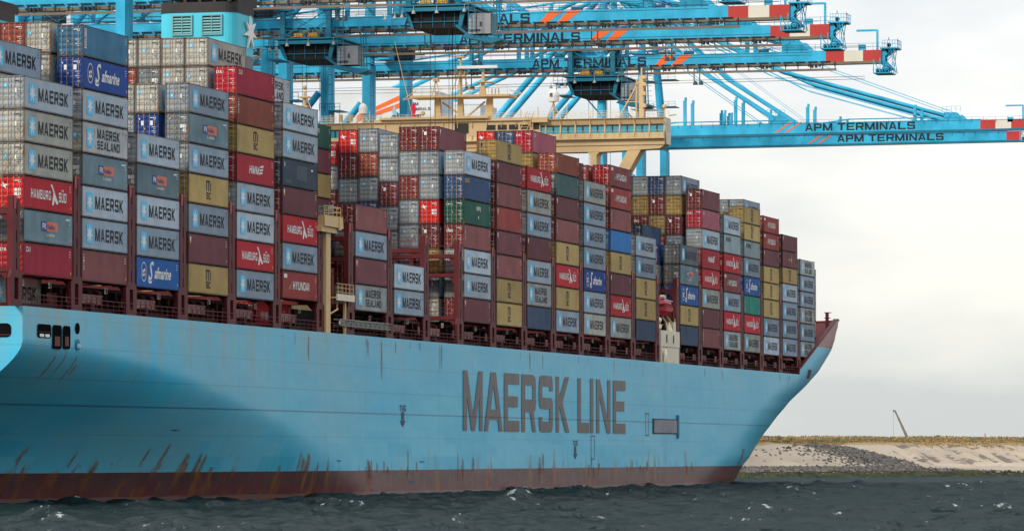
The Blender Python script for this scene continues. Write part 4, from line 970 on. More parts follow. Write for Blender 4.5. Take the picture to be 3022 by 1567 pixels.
# inner rows: (bay, row): (number of tiers in the stack, styles seen from the top)
INNER = {(1,1): (7, 'MB MW', .5), (1,2): (7, 'MW'), (2,1): (8, 'MW MW MD', .35), (2,2): (8, 'RB MR', .35), (3,1): (5, 'MD'), (4,1): (7, 'MW SF MB'), (4,2): (7, 'MW MB MB'),
(5,1): (9, 'MW MW'), (5,2): (9, 'MW MW'), (5,3): (9, 'MW PO'), (5,4): (9, 'MW RB'), (5,5): (9, 'ML MW'), (6,1): (8, 'MS MB', .75),
(7,1): (4, 'MB MD'), (7,2): (3, 'MD'), (8,1): (2, 'MR MD'), (9,6): (8, 'GR MR MC MR MB MR'),
(10,1): (8, 'MR MB MB HS MR MC MB MW'), (10,2): (8, 'TX MB TX MB MB MD MB'), (10,3): (8, 'MB MB MR MB MB MD'), (10,4): (8, 'MB RB MB BN MB'), (10,5): (8, 'HS MR MB MD'), (10,6): (8, 'HS ML TX MC'),
(13,1): (9, 'CP MC'), (13,2): (9, 'BN MR'), (13,3): (9, 'HS MC'), (13,4): (8, 'MB MR MC'), (14,1): (8, 'MR'), (15,1): (8, 'HY'),
(17,1): (5, 'SF MB MD'), (17,2): (6, 'NB MB'), (18,1): (9, 'MB MC MR MB'), (18,2): (9, 'BN MR MC HS'), (18,3): (9, 'MB MC TX'), (18,4): (9, 'MB MC MR'),
(20,1): (8, 'MC'), (21,1): (9, 'MB MC'), (21,2): (9, 'MB MR'), (21,3): (9, 'SF MR'), (24,0): (5, 'MW MW MW MW MW')}
SMALLTOP = {(13,1), (13,2), (13,3), (18,1), (18,2), (18,3), (18,4), (20,1), (21,1), (21,2), (21,3), (5,5)}
def cnum(b):
    if b <= 6: return f'{ORD[b]} stack from the stern'
    if b <= 16: return f'{ORD[b-6-(1 if b > 9 else 0)]} stack forward of funnels' if b != 9 else 'behind the gap forward of funnels'
    return f'{ORD[b-16]} stack beyond the bridge'
def short(k): return STY[k][3]
cnt = 0
tops = {}
for b, s_ in ROW0.items():
    L0 = [q.split(':') for q in s_.split()][::-1]; z = BASE + FIX.get(b, 0)
    for t_i, (k, hk) in enumerate(L0):
        n = len(L0); pos = 'top' if t_i == n-1 else ('bottom' if t_i == 0 else ORD[t_i+1]+' up')
        words = short(k).split(' with ')[0]
        lab = f'{words}, {pos}, outer row, {cnum(b)}'
        container(PITCHX[b], 0, z, k, hk, lab, 'containers stacked on the deck', b*3+t_i); z += HH[hk]; cnt += 1
for (b, r), val in INNER.items():
    n, names = val[0], val[1].split(); dz = val[2] if len(val) > 2 else 0
    zt = BASE + n*2.896 + dz - (.9 if (b, r) in SMALLTOP and b >= 18 else (.3 if (b, r) in SMALLTOP else 0)) - (1.0 if b == 21 else 0)
    if b == 10 and r == 3: zt -= .75
    if b == 10 and r in (4, 5): zt += {4: -.1, 5: -.25}[r]
    if b == 10 and r == 6: zt -= 1.6
    if b == 24: zt = 35.5
    if b == 20: zt = BASE + 7.4*2.896
    for q, k in enumerate(names):
        zt -= 2.896
        if zt < DECK+.2: break
        pos = 'top' if q == 0 else f'{ORD[q+1]} from top'
        words = short(k).split(' with ')[0]
        lab = f'{words}, {pos}, inboard row {max(1, r)}, {cnum(b)}'
        container(PITCHX[b], ry(r) if b != 24 else 2.6, zt, k, 'h', lab, 'containers stacked on the deck', b*5+r*3+q); cnt += 1
container(1.3, 3.45, 17.42, 'MW', 'h', 'weathered grey container half hidden at deck level under the aftermost stack', 'containers stacked on the deck', 1)
container(75.8, 3.45, 17.5, 'HS', 'h', 'red container glimpsed at deck level below the stack just aft of the funnels', 'containers stacked on the deck', 2)

# ------------------------------------------------------------------ quay and cranes
m_conc = paint('quay_concrete', (.30, .29, .27), .8, .3)
mb = MB(); mb.box(-200, 760, 60.9, 400, -3, 3.6); q = mb.build('quay', m_conc); tag(q, kind='structure')
m_cr = paint('crane_blue', (0.028, 0.36, 0.57), .45, .55, .22)
m_crd = paint('crane_blue_dark', (0.012, 0.14, 0.22), .5, .35, .1)
m_rail = paint('crane_rail_brown', (.17, .13, .095), .6, .4)
m_cred = paint('boom_red', (.42, .045, .04), .5, .15); m_cwht = paint('boom_white', (.62, .58, .49), .5, .15)
m_cor = plain('stripe_orange', (.75, .13, .03), .5); m_cblk = plain('crane_letter', (.018, .018, .022), .5)
m_cable = plain('cable', (.02, .02, .025), .7); m_house = paint('machine_house', (.55, .58, .60), .5, .15); m_lamp = plain('lamp_housing', (.3, .3, .29), .5)
TILT = 0.0035
def lattice_rail(mb, x, y0, y1, z, n, r=.035):
    for a in (.55, 1.1): mb.bar((x, y0, z+a), (x, y1, z+a), r, n=4)
    for k in range(n+1):
        y = y0+(y1-y0)*k/n; mb.bar((x, y, z), (x, y, z+1.1), r, n=4)
def crane(Xc, label, style=0, boom_tip=-18.0, trolley_y=None, top=True):
    o = empty('gantry_crane', (Xc, 62, 3.6)); tag(o, label, 'crane', 'blue ship to shore cranes on the quay')
    def B(name, mb, mats, par=None):
        mb.v = [((v[0]+0.0), v[1]-62, v[2]-3.6) for v in mb.v] if par is None else [(v[0], v[1]-62, v[2]-3.6) for v in mb.v]
        return mb.build(name, mats, par or o)
    zb = lambda y: 64.97 + (0 if style == 0 else (.47 if Xc < 500 else .62)) + (62-y)*.004       # underside of the girder
    G0, G1 = 0.0, 1.6
    # girders in one tapering box each
    for gx in (G0,):
        mb = MB()
        def seg(y0, y1, mi, h=2.1):
            mb.mi = mi
            for (ya, yb) in ((y0, y1),):
                za, zb_ = zb(ya), zb(yb)
                i = len(mb.v)
                for y, z in ((ya, za), (yb, zb_)):
                    mb.v += [(gx, y, z+.42), (gx+1.3, y, z+.42), (gx+1.3, y, z+.42+h-.4), (gx, y, z+.42+h-.4)]
                for f in ((0, 1, 5, 4), (1, 2, 6, 5), (2, 3, 7, 6), (3, 0, 4, 7)): mb.f.append(tuple(i+k for k in f)); mb.m.append(mi)
                mb.f.append((i, i+3, i+2, i+1)); mb.f.append((i+4, i+5, i+6, i+7)); mb.m += [mi, mi]
        if style == 0: hgt = 2.2
        else: hgt = 2.3
        seg(129, 60, 0, hgt); seg(60, boom_tip+8.8, 0, hgt); seg(boom_tip+8.8, boom_tip+5.9, 1); seg(boom_tip+5.9, boom_tip+2.9, 2); seg(boom_tip+2.9, boom_tip, 1)
        mb.mi = 3
        i = len(mb.v)
        for y in (129, boom_tip): mb.v += [(gx-.12, y, zb(y)), (gx+1.5, y, zb(y)), (gx+1.5, y, zb(y)+.41), (gx-.12, y, zb(y)+.41)]
        for f in ((0, 1, 5, 4), (1, 2, 6, 5), (2, 3, 7, 6), (3, 0, 4, 7), (0, 3, 2, 1), (4, 5, 6, 7)): mb.f.append(tuple(i+k for k in f)); mb.m.append(3)
        B('girder', mb, [m_cr, m_cred, m_cwht, m_rail if style == 0 else m_crd])
    mb = MB()
    mb.box(-2.6, 11, 61.0, 63, zb(62)+2.5, zb(62)+3.9); mb.box(-2.6, 11, 96, 98, zb(97)+2.5, zb(97)+3.6)
    B('cross_beams', mb, m_cr)
    if style == 0:      # hanging cable rail with brackets and lamps
        mb = MB(); mb.mi = 0
        for (ya, yb) in ((118, boom_tip+7),):
            mb.box(-.75, -.5, yb, ya, 64.25, 64.6)
        y = boom_tip+7.2
        k = 0
        while y < 118:
            mb.mi = 1; mb.box(-.7, -.55, y-.06, y+.06, 64.5, 65.7); mb.prism([(y-.25, 65.2), (y, 64.85), (y+.25, 65.2), (y, 65.6)], 'x', -.85, -.7); mb.box(-.35, -.05, y+.9, y+2.5, 65.72, 65.80)
            if k % 4 == 1: 
                for dy in (.3, .9, 1.5, 2.0): mb.box(-.9, -.3, y+dy, y+dy+.32, 64.75 if dy in (.9, 1.5) else 64.95, 65.3)
            y += 2.0*.98; k += 1
        B('cable_track', mb, [m_rail, plain('fitting_dark', (.025, .03, .035))])
        mb = MB()
        for (xx, zz) in ((-.6, 63.1), (-.6, 62.7), (-.4, 67.9), (5, 68.2)): mb.bar((xx, 118, zz), (xx, boom_tip+2.5, zz+.15), .045, n=4)
        B('trolley_ropes', mb, m_cable)
    mb = MB(); lattice_rail(mb, -.1, 118, boom_tip-1, 67.35, 60, .03)
    for y in (33, 24, 12, 0): mb.box(.3, .9, y, y+1.6, 67.2, 67.9)
    B('walkway_railing', mb, m_crd)
    if style == 0:
        mb = MB(); rr2 = random.Random(int(Xc))
        y = 58.0
        while y < 116:
            w2 = rr2.uniform(1.2, 5); h2 = rr2.uniform(.5, 2.1); mb.mi = rr2.choice((0, 0, 1, 2)); mb.box(.4, rr2.uniform(1.5, 5), y, y+w2, 67.55, 67.6+h2); y += w2+rr2.uniform(.1, 1.4)
        for k in range(9): ya = 60+k*6.2; mb.mi = 1; mb.bar((.3, ya, 67.6), (.3, ya+3.1, 69.6), .09, n=4); mb.bar((.3, ya+3.1, 69.6), (.3, ya+6.2, 67.6), .09, n=4)
        mb.mi = 0; mb.bar((.3, 60, 69.6), (.3, 116, 69.6), .12, n=4)
        B('winch_deck', mb, [m_cr, m_crd, m_cable])
    # letters
    mb = MB(); pl_ = lambda u, v: (-.03, u, v)
    if style == 0:
        z0 = zb(29)+.72; letters(mb, 'APM', 38.1, 33.8, z0, z0+1.3, pl_, .16); letters(mb, 'TERMINALS', 32.9, 19.6, z0, z0+1.3, pl_, .16)
        mb.mi = 1
        for y in (18.3, 15.6): mb.quad(pl_(y, z0-.2), pl_(y-1.2, z0-.2), pl_(y-3.6, z0+1.5), pl_(y-2.4+.8, z0+1.5))
    else:
        z0 = zb(14)+.72; letters(mb, 'APM', 24.6, 19.3, z0, z0+1.4, pl_, .16); letters(mb, 'TERMINALS', 18.3, 3.3, z0, z0+1.4, pl_, .16)
        mb.mi = 1
        for y in (30.6, 28.6): mb.quad(pl_(y, z0-.2), pl_(y-.5, z0-.2), pl_(y-3.6, z0+1.8), pl_(y-3.1, z0+1.8))
    B('lettering', mb, [m_cblk, m_cor])
    # legs, sills, braces
    for lx in (-8.6, 12.6):
        for ly, w_ in ((62, 1.3), (97, 1.3)):
            mb = MB(); mb.prism([(lx-1.0, 3.6), (lx+1.0, 3.6), (lx+1.6, 20), (lx+1.6, 66), (lx-1.6, 66), (lx-1.6, 20)], 'y', ly, ly+w_)
            for z in (30, 45, 52): mb.box(lx-1.66, lx+1.66, ly-.04, ly+w_+.04, z, z+.15)
            for z in (50.5, 57.0):
                mb.box(lx-2.2, lx+2.6, ly-2.0, ly-.1, z, z+.12)
            leg = B('leg', mb, m_cr)
            mb = MB()
            for z in (50.5, 57.0):
                lattice_rail(mb, lx-2.2, ly-2.0, ly+w_, z, 4, .045)
            for z in np.arange(10, 64, 1.5): mb.box(lx-1.75, lx-1.66, ly-.6, ly-.05, z, z+.06)
            mb.bar((lx-1.7, ly-.6, 8), (lx-1.7, ly-.6, 64), .05, n=4)
            mb.mi = 1; mb.box(lx-1.2, lx-.7, ly-2.7, ly-2.1, 54.2, 54.6)
            B('leg_ladder', mb, [m_crd, m_lamp])
    mb = MB()
    for lx in (-8.6, 12.6): mb.box(lx-1.2, lx+1.2, 63.3, 97, 18, 20.5); mb.bar((lx, 97, 20), (lx, 64, 60), .55, n=10); mb.bar((lx, 97, 58), (lx, 72, 44), .5, n=10)
    for ly in (62.1, 97.1): mb.box(-7, 11, ly, ly+1.1, 17, 19.8)
    B('portal_frame', mb, m_cr)
    for lx in (-8.6, 12.6):
        for ly in (62.6, 97.6):
            mb = MB()
            for dx in (-2.4, -.8, .8, 2.4): mb.bar((lx+dx, ly-.4, 4.2), (lx+dx, ly+.4, 4.2), .5, n=10)
            mb.box(lx-3.2, lx+3.2, ly-.3, ly+.3, 4.4, 5.6); B('wheel_bogie', mb, m_crd)
    # apex frame and stays
    mb = MB()
    for gx in (-8.6, 12.6): mb.bar((gx, 62.7, 66), (2.5+(gx-2)*.35, 64, 95), .95, .6, 12)
    for gx in (0.6, 7.6): mb.bar((gx, 88.5, 67.3), (gx, 64, 94.5), .62, n=12); mb.bar((gx, 128, 67.2), (gx, 64, 95), .42, n=12)
    mb.box(-1.5, 8.5, 63.4, 64.8, 94, 96)
    B('apex_frame', mb, m_cr)
    mb = MB()
    for z in np.arange(67.5, 92, 5.5):
        mb.box(-9.6, -5.4, 60.0, 64.5, z, z+.15); lattice_rail(mb, -9.6, 60, 64.5, z, 3, .04); mb.bar((-9, 61, z), (-8, 66, z+5.5), .12, n=4); mb.bar((-8.2, 61, z), (-7.4, 66, z+5.5), .12, n=4)
        mb.box(10.6, 14.6, 60.0, 64.5, z+2, z+2.15); lattice_rail(mb, 10.6, 60, 64.5, z+2, 3, .04)
    B('stairs', mb, m_crd)
    mb = MB()
    for gx in (.5, 7.4):
        for yb, r in ((30.5, .28), (-3.5, .34)):
            ym, zm = (64+yb)/2, 95*.45+68.6*.55-2.2*(1 if yb < 0 else .4)
            mb.bar((gx, 64, 95), (gx, ym, zm), r, n=6); mb.bar((gx, ym, zm), (gx, yb, 68.6), r, n=6)
            mb.bar((gx+1, 64, 95), (gx+1, yb-1, 69.3), .05, n=4); mb.bar((gx-.6, 64, 94), (gx-.6, ym+1, zm-1.2), .09, n=4); mb.bar((gx-.6, ym+1, zm-1.2), (gx-.6, yb+3, 67.9), .09, n=4)
            mb.box(gx-.4, gx+.8, yb-1.2, yb+1.3, 67.2, 69.4); mb.prism([(yb-3.4, 67.2), (yb-1.2, 69.4), (yb-1.2, 67.2)], 'x', gx-.4, gx+.8)
            mb.bar((gx-.5, yb+.5, 69), (gx-.3, yb+.5, 69), .5, n=10)
    for a, b_ in ((58, 24), (24, -4)):
        mb.bar((.5, a, 67.5), (.5, a-8, 68.5), .16, n=5); mb.bar((.5, a-8, 68.5), (.5, b_+4, 68.5), .12, n=5)
    for yb in (30.5, -3.5): lattice_rail(mb, -.5, yb-2, yb+1.5, 69.4, 4, .04)
    B('boom_stays', mb, m_cr)
    for y, h in ((48.3, 5.0), (46.8, 4.4), (40.5, 2.4), (39.2, 1.9), (38.3, 4.9), (36.8, 4.3), (24.2, 3.3), (22.8, 2.7), (3.4, 2.7), (2.1, 2.1)):
        mb = MB(); mb.box(.2, .9, y-.28, y+.28, 67.3, 68.3+h-.6); mb.box(.3, .8, y-.35, y+.05, 67.7+h, 68.3+h)
        B('boom_rest', mb, m_cr)
    # machinery house
    mb = MB(); mb.box(-2.5, 10.5, 97.5, 121, 69.0, 75.2); mb.prism([(97.5, 75.2), (121, 75.2), (121, 75.4), (108, 76.3), (97.5, 75.4)], 'x', -2.6, 10.6)
    mb.mi = 1
    for a in (0, 1.6): mb.quad(*[(-2.54, 113.5-dy, z) for dy, z in ((0, 70.2-a*.4), (0, 70.9-a*.4), (9.5, 75.0-a), (9.5, 74.0-a))])
    mb.mi = 2; letters(mb, 'TERMINALS', 103, 98.6, 71.6, 72.2, lambda u, v: (-2.54, u, v)); letters(mb, 'APM', 103, 101, 72.6, 73.2, lambda u, v: (-2.54, u, v))
    mb.box(-2.56, -2.5, 100.5, 101.5, 69.9, 70.8)
    B('machinery_house', mb, [m_house, m_cor, m_cblk])
    # tip platforms with sheaves
    t0 = boom_tip
    mb = MB()
    mb.box(-.6, 3.4, t0-1.7, t0+1.2, 61.75, 61.95); lattice_rail(mb, -.6, t0-1.7, t0+1.2, 61.95, 6, .045); mb.bar((3.4, t0-1.7, 61.9), (3.4, t0-1.7, 63.1), .05, n=4); mb.bar((-.6, t0-1.7, 63.05), (3.4, t0-1.7, 63.05), .045, n=4); mb.bar((-.6, t0-1.7, 62.5), (3.4, t0-1.7, 62.5), .035, n=4)
    mb.box(-.3, 3.2, t0-2.6, t0+.2, 67.55, 67.75); lattice_rail(mb, -.3, t0-2.6, t0-.2, 67.75, 6, .045)
    for q in range(5): mb.bar((-.3+q*.85, t0-2.6, 67.7), (-.3+q*.85, t0-2.6, 68.9), .045, n=4)
    mb.bar((-.3, t0-2.6, 68.85), (3.2, t0-2.6, 68.85), .045, n=4); mb.bar((-.3, t0-2.6, 68.3), (3.2, t0-2.6, 68.3), .035, n=4)
    for gx in (.2, 2.2):
        mb.prism([(t0, 67.5), (t0-.9, 67.5), (t0-1.3, 66.9), (t0-.55, 66.1), (t0-.5, 65.0), (t0-1.7, 63.0), (t0-.9, 62.6), (t0, 63.9)], 'x', gx, gx+.4)
        mb.prism([(t0-.5, 67.6), (t0-2.0, 67.6), (t0-1.0, 66.5)], 'x', gx, gx+.3)
        mb.bar((gx-.4, t0-1.6, 61.9), (gx-.4, t0-2.1, 67.6), .06, n=5); mb.bar((gx-.4, t0-2.2, 61.9), (gx-.4, t0-1.5, 67.6), .06, n=5); mb.bar((gx-.4, t0-2.1, 67.4), (gx-.4, t0-.3, 64.6), .05, n=5); mb.bar((gx-.4, t0-1.2, 62), (gx-.4, t0-1.2, 67.5), .03, n=4)
    mb.bar((-.6, t0+1.15, 61.9), (-.6, t0+1.15, 65.2), .07, n=5); mb.bar((-.6, t0+.1, 61.9), (-.6, t0+.1, 65.6), .07, n=5); mb.bar((-.6, t0+1.15, 64.9), (-.6, t0+.1, 62.2), .08, n=5)
    mb.mi = 2; mb.box(0, 2.6, t0-.9, t0+.9, 62.0, 62.9); mb.box(-.3, 3.2, t0-2.5, t0+.1, 67.50, 67.54); mb.box(-.5, 3.3, t0-1.6, t0+1.1, 61.70, 61.74)
    mb.mi = 1; mb.bar((-.25, t0-.75, 63.0), (.1, t0-.75, 63.0), .62, n=16); mb.bar((-.2, t0+.55, 62.6), (.1, t0+.55, 62.6), .36, n=12); mb.bar((-.1, t0-1.2, 68.1), (.1, t0-1.2, 68.1), .35, n=14)
    mb.mi = 0
    mb.bar((-.5, t0-.75, 63.0), (-.3, t0-.75, 63.0), .42, n=14)
    mb.box(0, 1.0, t0+2.6, t0+3.6, 67.4, 68.3); mb.box(.3, .6, t0+.55, t0+.85, 67.4, 70.6); mb.box(.35, .6, t0+.8, t0+4.0, 70.35, 70.65)
    for z in np.arange(67.9, 70.3, .4): mb.bar((.3, t0+.5, z), (.3, t0+.3, z), .03, n=4)
    mb.mi = 3
    for y, z in ((t0-1.2, 68.9), (t0-2.6, 68.6)): mb.bar((-.2, y, z), (-.2, y, z+.45), .08, .04, 6)
    mb.v = [(v[0], v[1], v[2] if v[2] > 67 else 67-(67-v[2])*.63) for v in mb.v]
    B('tip_platform', mb, [m_cr, m_cable, m_crd, m_cred])
    return o
def trolley(Xc, yc, label):
    """trolley and operator's cabin hanging under the boom; yc = its middle"""
    o = empty('crane_trolley', (Xc, yc, 63)); tag(o, label, 'trolley', 'trolleys hanging under the crane booms')
    def B(name, mb, mats):
        mb.v = [(v[0], v[1], v[2]-63) for v in mb.v]; return mb.build(name, mats, o)
    mb = MB()      # +y is the left of the picture
    mb.box(-2.2, 10, -3.6, 5.3, 63.3, 63.8); mb.box(-2.2, 10, -3.6, 6.0, 64.0, 64.2)
    for y in (5.0, -1.9): mb.box(-1.4, -.7, y-.35, y+.35, 64, 68.4)
    mb.bar((-1.2, 4.7, 68.2), (-1.2, -1.6, 64.6), .09, n=4); mb.bar((-1.2, -1.6, 68.2), (-1.2, 4.7, 64.6), .09, n=4)
    mb.box(-1.6, .2, 3.6, 6.2, 68.2, 68.5); mb.box(-1.6, .2, -3.4, -.6, 68.2, 68.5); mb.box(-1.4, -1.0, -4, 6.4, 68.9, 69.0)
    lattice_rail(mb, -2.2, -4.2, 7.6, 64.2, 14, .05); lattice_rail(mb, -1.5, -3.6, 6.4, 68.5, 8, .035)
    mb.box(-2, 2, 5.6, 7.6, 63.0, 63.15); lattice_rail(mb, -2.0, 5.4, 7.6, 63.0, 3, .045); mb.prism([(5.0, 63.3), (5.6, 63.3), (4.6, 61.2), (4.2, 61.2)], 'x', -1.5, 9); mb.prism([(-2.2, 63.3), (-2.9, 63.3), (-2.4, 61.2), (-1.9, 61.2)], 'x', -1.5, 9)
    for z in (61.3, 62.3): mb.bar((-2.3, 5.2, z), (-2.3, 7, z), .05, n=4)
    mb.bar((-2.3, 7, 61.2), (-2.3, 7, 63.2), .06, n=4); mb.box(-2.3, 3, 5.2, 7, 61.1, 61.2)
    for z in np.arange(60.6, 69, .5): mb.box(-2.9, -2.8, -4.6, -3.7, z, z+.07)
    mb.bar((-2.85, -4.6, 60.3), (-2.85, -4.6, 69), .06, n=4); mb.bar((-2.85, -3.7, 60.3), (-2.85, -3.7, 69), .06, n=4)
    mb.bar((-1.5, -1.6, 61.4), (-1.5, -4.0, 59.6), .2, n=6)
    for k in range(9):
        y = -6.0-.27*k if k < 5 else -8.3; mb.bar((-1-.3*(k % 3), -6.8-.25*k*.5, 58.9), (-1-.3*(k % 3), -6.6-.25*k*.5, 65.5), .045, n=4)
    for z in np.arange(59.2, 65, .8): mb.bar((-1.5, -6.6, z), (-1.5, -8.3, z), .045, n=4)
    B('trolley_frame', mb, m_crd)
    mb = MB(); mb.box(-1.2, 9, -1.9, 4.3, 61.1, 63.2); mb.box(-.8, 8, -4.2, -1.9, 61.6, 63.2); mb.mi = 1
    for y in (-1.4, 0, 1.6, 3.2): mb.box(-1.3, -1.2, y, y+.08, 61.2, 63.2)
    mb.box(-1.4, -1.2, -2.1, 4.5, 61.9, 62.0)
    B('hoist_bay', mb, [plain('hoist_black', (.012, .013, .014), .8), m_crd])
    mb = MB(); mb.prism([(-3.3, 60.2), (-6.4, 60.2), (-6.4, 62.9), (-3.3, 62.9)], 'x', -1.6, 1.4); mb.mi = 1; mb.box(-1.64, -1.6, -5.0, -3.5, 60.5, 60.8); mb.box(-1.64, -1.6, -4.5, -4.4, 60.3, 62.8); mb.box(-1.64, -1.6, -3.9, -3.8, 60.3, 62.8); mb.box(-1.66, -1.6, -5.2, -4.9, 61.2, 61.8)
    mb.mi = 2; mb.prism([(-3.0, 60.2), (-7.9, 59.5), (-7.9, 59.2), (-6.6, 58.9), (-2.6, 59.8)], 'x', -2.0, 2.0)
    B('operator_cabin', mb, [paint('cabin_grey', (.27, .28, .29), .5, .4, .25), plain('cabin_dark', (.05, .06, .07)), m_crd])
    mb = MB()
    for y in (2.4, .2): mb.bar((-1.6, y-.55, 64.65), (-1.6, y+.75, 64.65), .28, n=8); mb.box(-1.9, -1.4, y-.7, y+.9, 64.35, 64.5)
    B('hoist_motors', mb, plain('motor_yellow', (.65, .32, .01), .5))
    mb = MB()
    for y in (3.0, 1.2, -.8): mb.box(-.8, -.3, y-.5, y+.5, 64.25, 65.0)
    B('gear_housing', mb, m_cable)
    mb = MB()
    for y, z in ((6.6, 62.5), (5.6, 62.6), (4.0, 63.1), (.8, 63.1), (-3.0, 63.2), (7.9, 62.4)): mb.bar((-2.3, y, z+.35), (-2.3, y, z-.1), .12, .3, 8); mb.bar((-2.3, y, z+.3), (-2.3, y, z+.9), .05, n=4)
    B('floodlight', mb, m_lamp)
    mb = MB()
    for y, xx in ((1.2, -1.8), (1.9, -1.7), (-.8, -1.9), (-1.6, -1.5), (-.2, 2.0), (.4, 4)): mb.bar((xx, y, 61.1), (xx, y*.92, 36), .035, n=4)
    B('hoist_ropes', mb, m_cable)
    return o
crane(209.5, 'blue gantry crane whose boom crosses highest, cut off by the top of the picture')
crane(251.0, 'blue gantry crane with the uppermost boom lettering partly hidden by a trolley')
crane(280.8, 'blue gantry crane with the middle of the three upper lettered booms')
crane(324.3, 'blue gantry crane with the lowest of the three upper lettered booms, above the radar mast')
crane(481.0, 'distant blue gantry crane, upper of the two booms reaching the right edge', 1)
crane(514.5, 'distant blue gantry crane, lower of the two booms reaching the right edge', 1)
trolley(324.3, 26.6, 'black and blue trolley with cabin hanging over the bridge wing')
trolley(251.0, 51.0, 'black and blue trolley with cabin hanging just forward of the funnel star')
trolley(209.5, 20.2, 'black and blue trolley with cabin at the top edge, above the first lettering')
# hanging festoon brackets
for Xc, ys in ((324.3, (48.0, 10.8)), (280.8, (35.0, 5.5)), (251.0, (34.0, 9.5)), (209.5, (34.5,))):
    for y in ys:
        mb = MB()
        for dy in (0, .9): mb.bar((-.6, dy, 0), (-.6, dy, -2.2), .09, n=5); mb.bar((-.6, dy-.2, -2.0), (-.6, dy-.2, -2.6), .18, .45, 8)
        f = mb.build('boom_floodlight', plain('flood_dark', (.03, .06, .07)), None); f.location = (Xc, y, 65.1)
        tag(f, 'dark floodlights under the %s boom, %s' % ({324.3: 'lowest of the three lettered', 280.8: 'middle of the three lettered', 251.0: 'top of the three lettered', 209.5: 'highest cut off'}[Xc], 'left pair' if y > 30 else 'pair near the stripes'), 'floodlight', 'floodlights under the booms')

# ------------------------------------------------------------------ water
def axis(dense, lo, hi, far_lo, far_hi):
    a = list(np.arange(lo, hi, dense)); s = dense
    x = hi; up = []
    while x < far_hi: up.append(x); s *= 1.25; x += s
    up.append(far_hi); s = dense; x = lo; dn = []
    while x > far_lo: s *= 1.25; x -= s; dn.append(x)
    return np.array(sorted(set(dn)) + a + up)
C_, S_ = math.cos(YAW), math.sin(YAW)
ax = axis(0.85, 245, 690, -900, 7000); ay = axis(0.55, -70, 75, -5000, 5000)   # along and across the viewing axis
GX, GY = np.meshgrid(ax, ay, indexing='ij')
rng = np.random.RandomState(5)
Z = np.zeros_like(GX)
wind = R(200)
for k in range(70):
    lam = 1.5*(1.0385**k)*1.2; amp = 0.0135*lam**0.95
    if lam > 7: amp *= (7/lam)**2.1
    th = wind + rng.normal(0, .6); kx, ky = 2*math.pi/lam*math.cos(th), 2*math.pi/lam*math.sin(th)
    ph = kx*GX+ky*GY+rng.rand()*6.28
    Z += amp*(2*((np.sin(ph)+1)/2)**2.4-.75)
dist = np.hypot(np.maximum(0, np.abs(GX-450)-260), np.maximum(0, np.abs(GY)-90))
Z *= np.clip(1-dist/250, 0.0, 1)
px = -367.4 + GX*C_ + GY*S_; py = -140.5 + GX*S_ - GY*C_
V = np.stack([px, py, Z*.95-0.05], -1).reshape(-1, 3)
n0, n1 = GX.shape
idx = np.arange(n0*n1).reshape(n0, n1)
F = np.stack([idx[:-1, :-1], idx[1:, :-1], idx[1:, 1:], idx[:-1, 1:]], -1).reshape(-1, 4)[:, ::-1]
me = bpy.data.meshes.new('water'); me.vertices.add(len(V)); me.vertices.foreach_set('co', V.ravel())
me.loops.add(F.size); me.loops.foreach_set('vertex_index', F.ravel()); me.polygons.add(len(F))
me.polygons.foreach_set('loop_start', np.arange(0, F.size, 4)); me.polygons.foreach_set('loop_total', np.full(len(F), 4)); me.polygons.foreach_set('use_smooth', np.ones(len(F), bool))
me.update(); me.validate()
at = me.attributes.new('crest', 'FLOAT', 'POINT'); at.data.foreach_set('value', (Z/ max(1e-6, Z.std())).ravel().astype(np.float32))
m, t, b = shader('sea_water')
tc = t.nodes.new('ShaderNodeTexCoord'); v = tc.outputs['Object']
rotm = t.nodes.new('ShaderNodeMapping'); rotm.inputs['Rotation'].default_value = (0, 0, -YAW); t.links.new(v, rotm.inputs[0]); v = rotm.outputs[0]
at_ = t.nodes.new('ShaderNodeAttribute'); at_.attribute_name = 'crest'
n1_ = noise_(t, v, .9, 6, (.6, 1.0, 1), .7); n2_ = noise_(t, v, .045, 3); n3 = noise_(t, v, 1.1, 5, (.5, 1, 1), .75)
foam = math_(t, 'ADD', math_(t, 'MULTIPLY', at_.outputs['Fac'], .055), math_(t, 'ADD', math_(t, 'MULTIPLY', n1_, .72), math_(t, 'MULTIPLY', n3, .38)))
foam = ramp(t, foam, .745, .80)
col = mix(t, n2_, (.003, .010, .011), (.011, .021, .016))
c = mix(t, foam, col, (.50, .53, .53))
bp = t.nodes.new('ShaderNodeBump'); bp.inputs['Strength'].default_value = 1.0; bp.inputs['Distance'].default_value = 1.1
t.links.new(math_(t, 'ADD', noise_(t, v, .55, 7, (.5, 1, 1), .72), math_(t, 'MULTIPLY', noise_(t, v, .2, 3), 1.2)), bp.inputs['Height'])
df = t.nodes.new('ShaderNodeBsdfDiffuse'); gl = t.nodes.new('ShaderNodeBsdfGlossy'); gl.inputs['Roughness'].default_value = .16; gl.inputs['Color'].default_value = (.78, .90, .97, 1)
fr = t.nodes.new('ShaderNodeFresnel'); fr.inputs['IOR'].default_value = 1.33; ms_ = t.nodes.new('ShaderNodeMixShader')
for n_ in (df, gl, fr): t.links.new(bp.outputs[0], n_.inputs['Normal'])
t.links.new(c, df.inputs['Color'])
fac = math_(t, 'MULTIPLY', math_(t, 'MULTIPLY', fr.outputs[0], math_(t, 'SUBTRACT', 1.0, foam)), .40)
t.links.new(fac, ms_.inputs[0]); t.links.new(df.outputs[0], ms_.inputs[1]); t.links.new(gl.outputs[0], ms_.inputs[2])
t.links.new(ms_.outputs[0], t.nodes['Material Output'].inputs['Surface']); t.nodes.remove(b)
me.materials.append(m); wo = link('water', me); tag(wo, kind='structure')

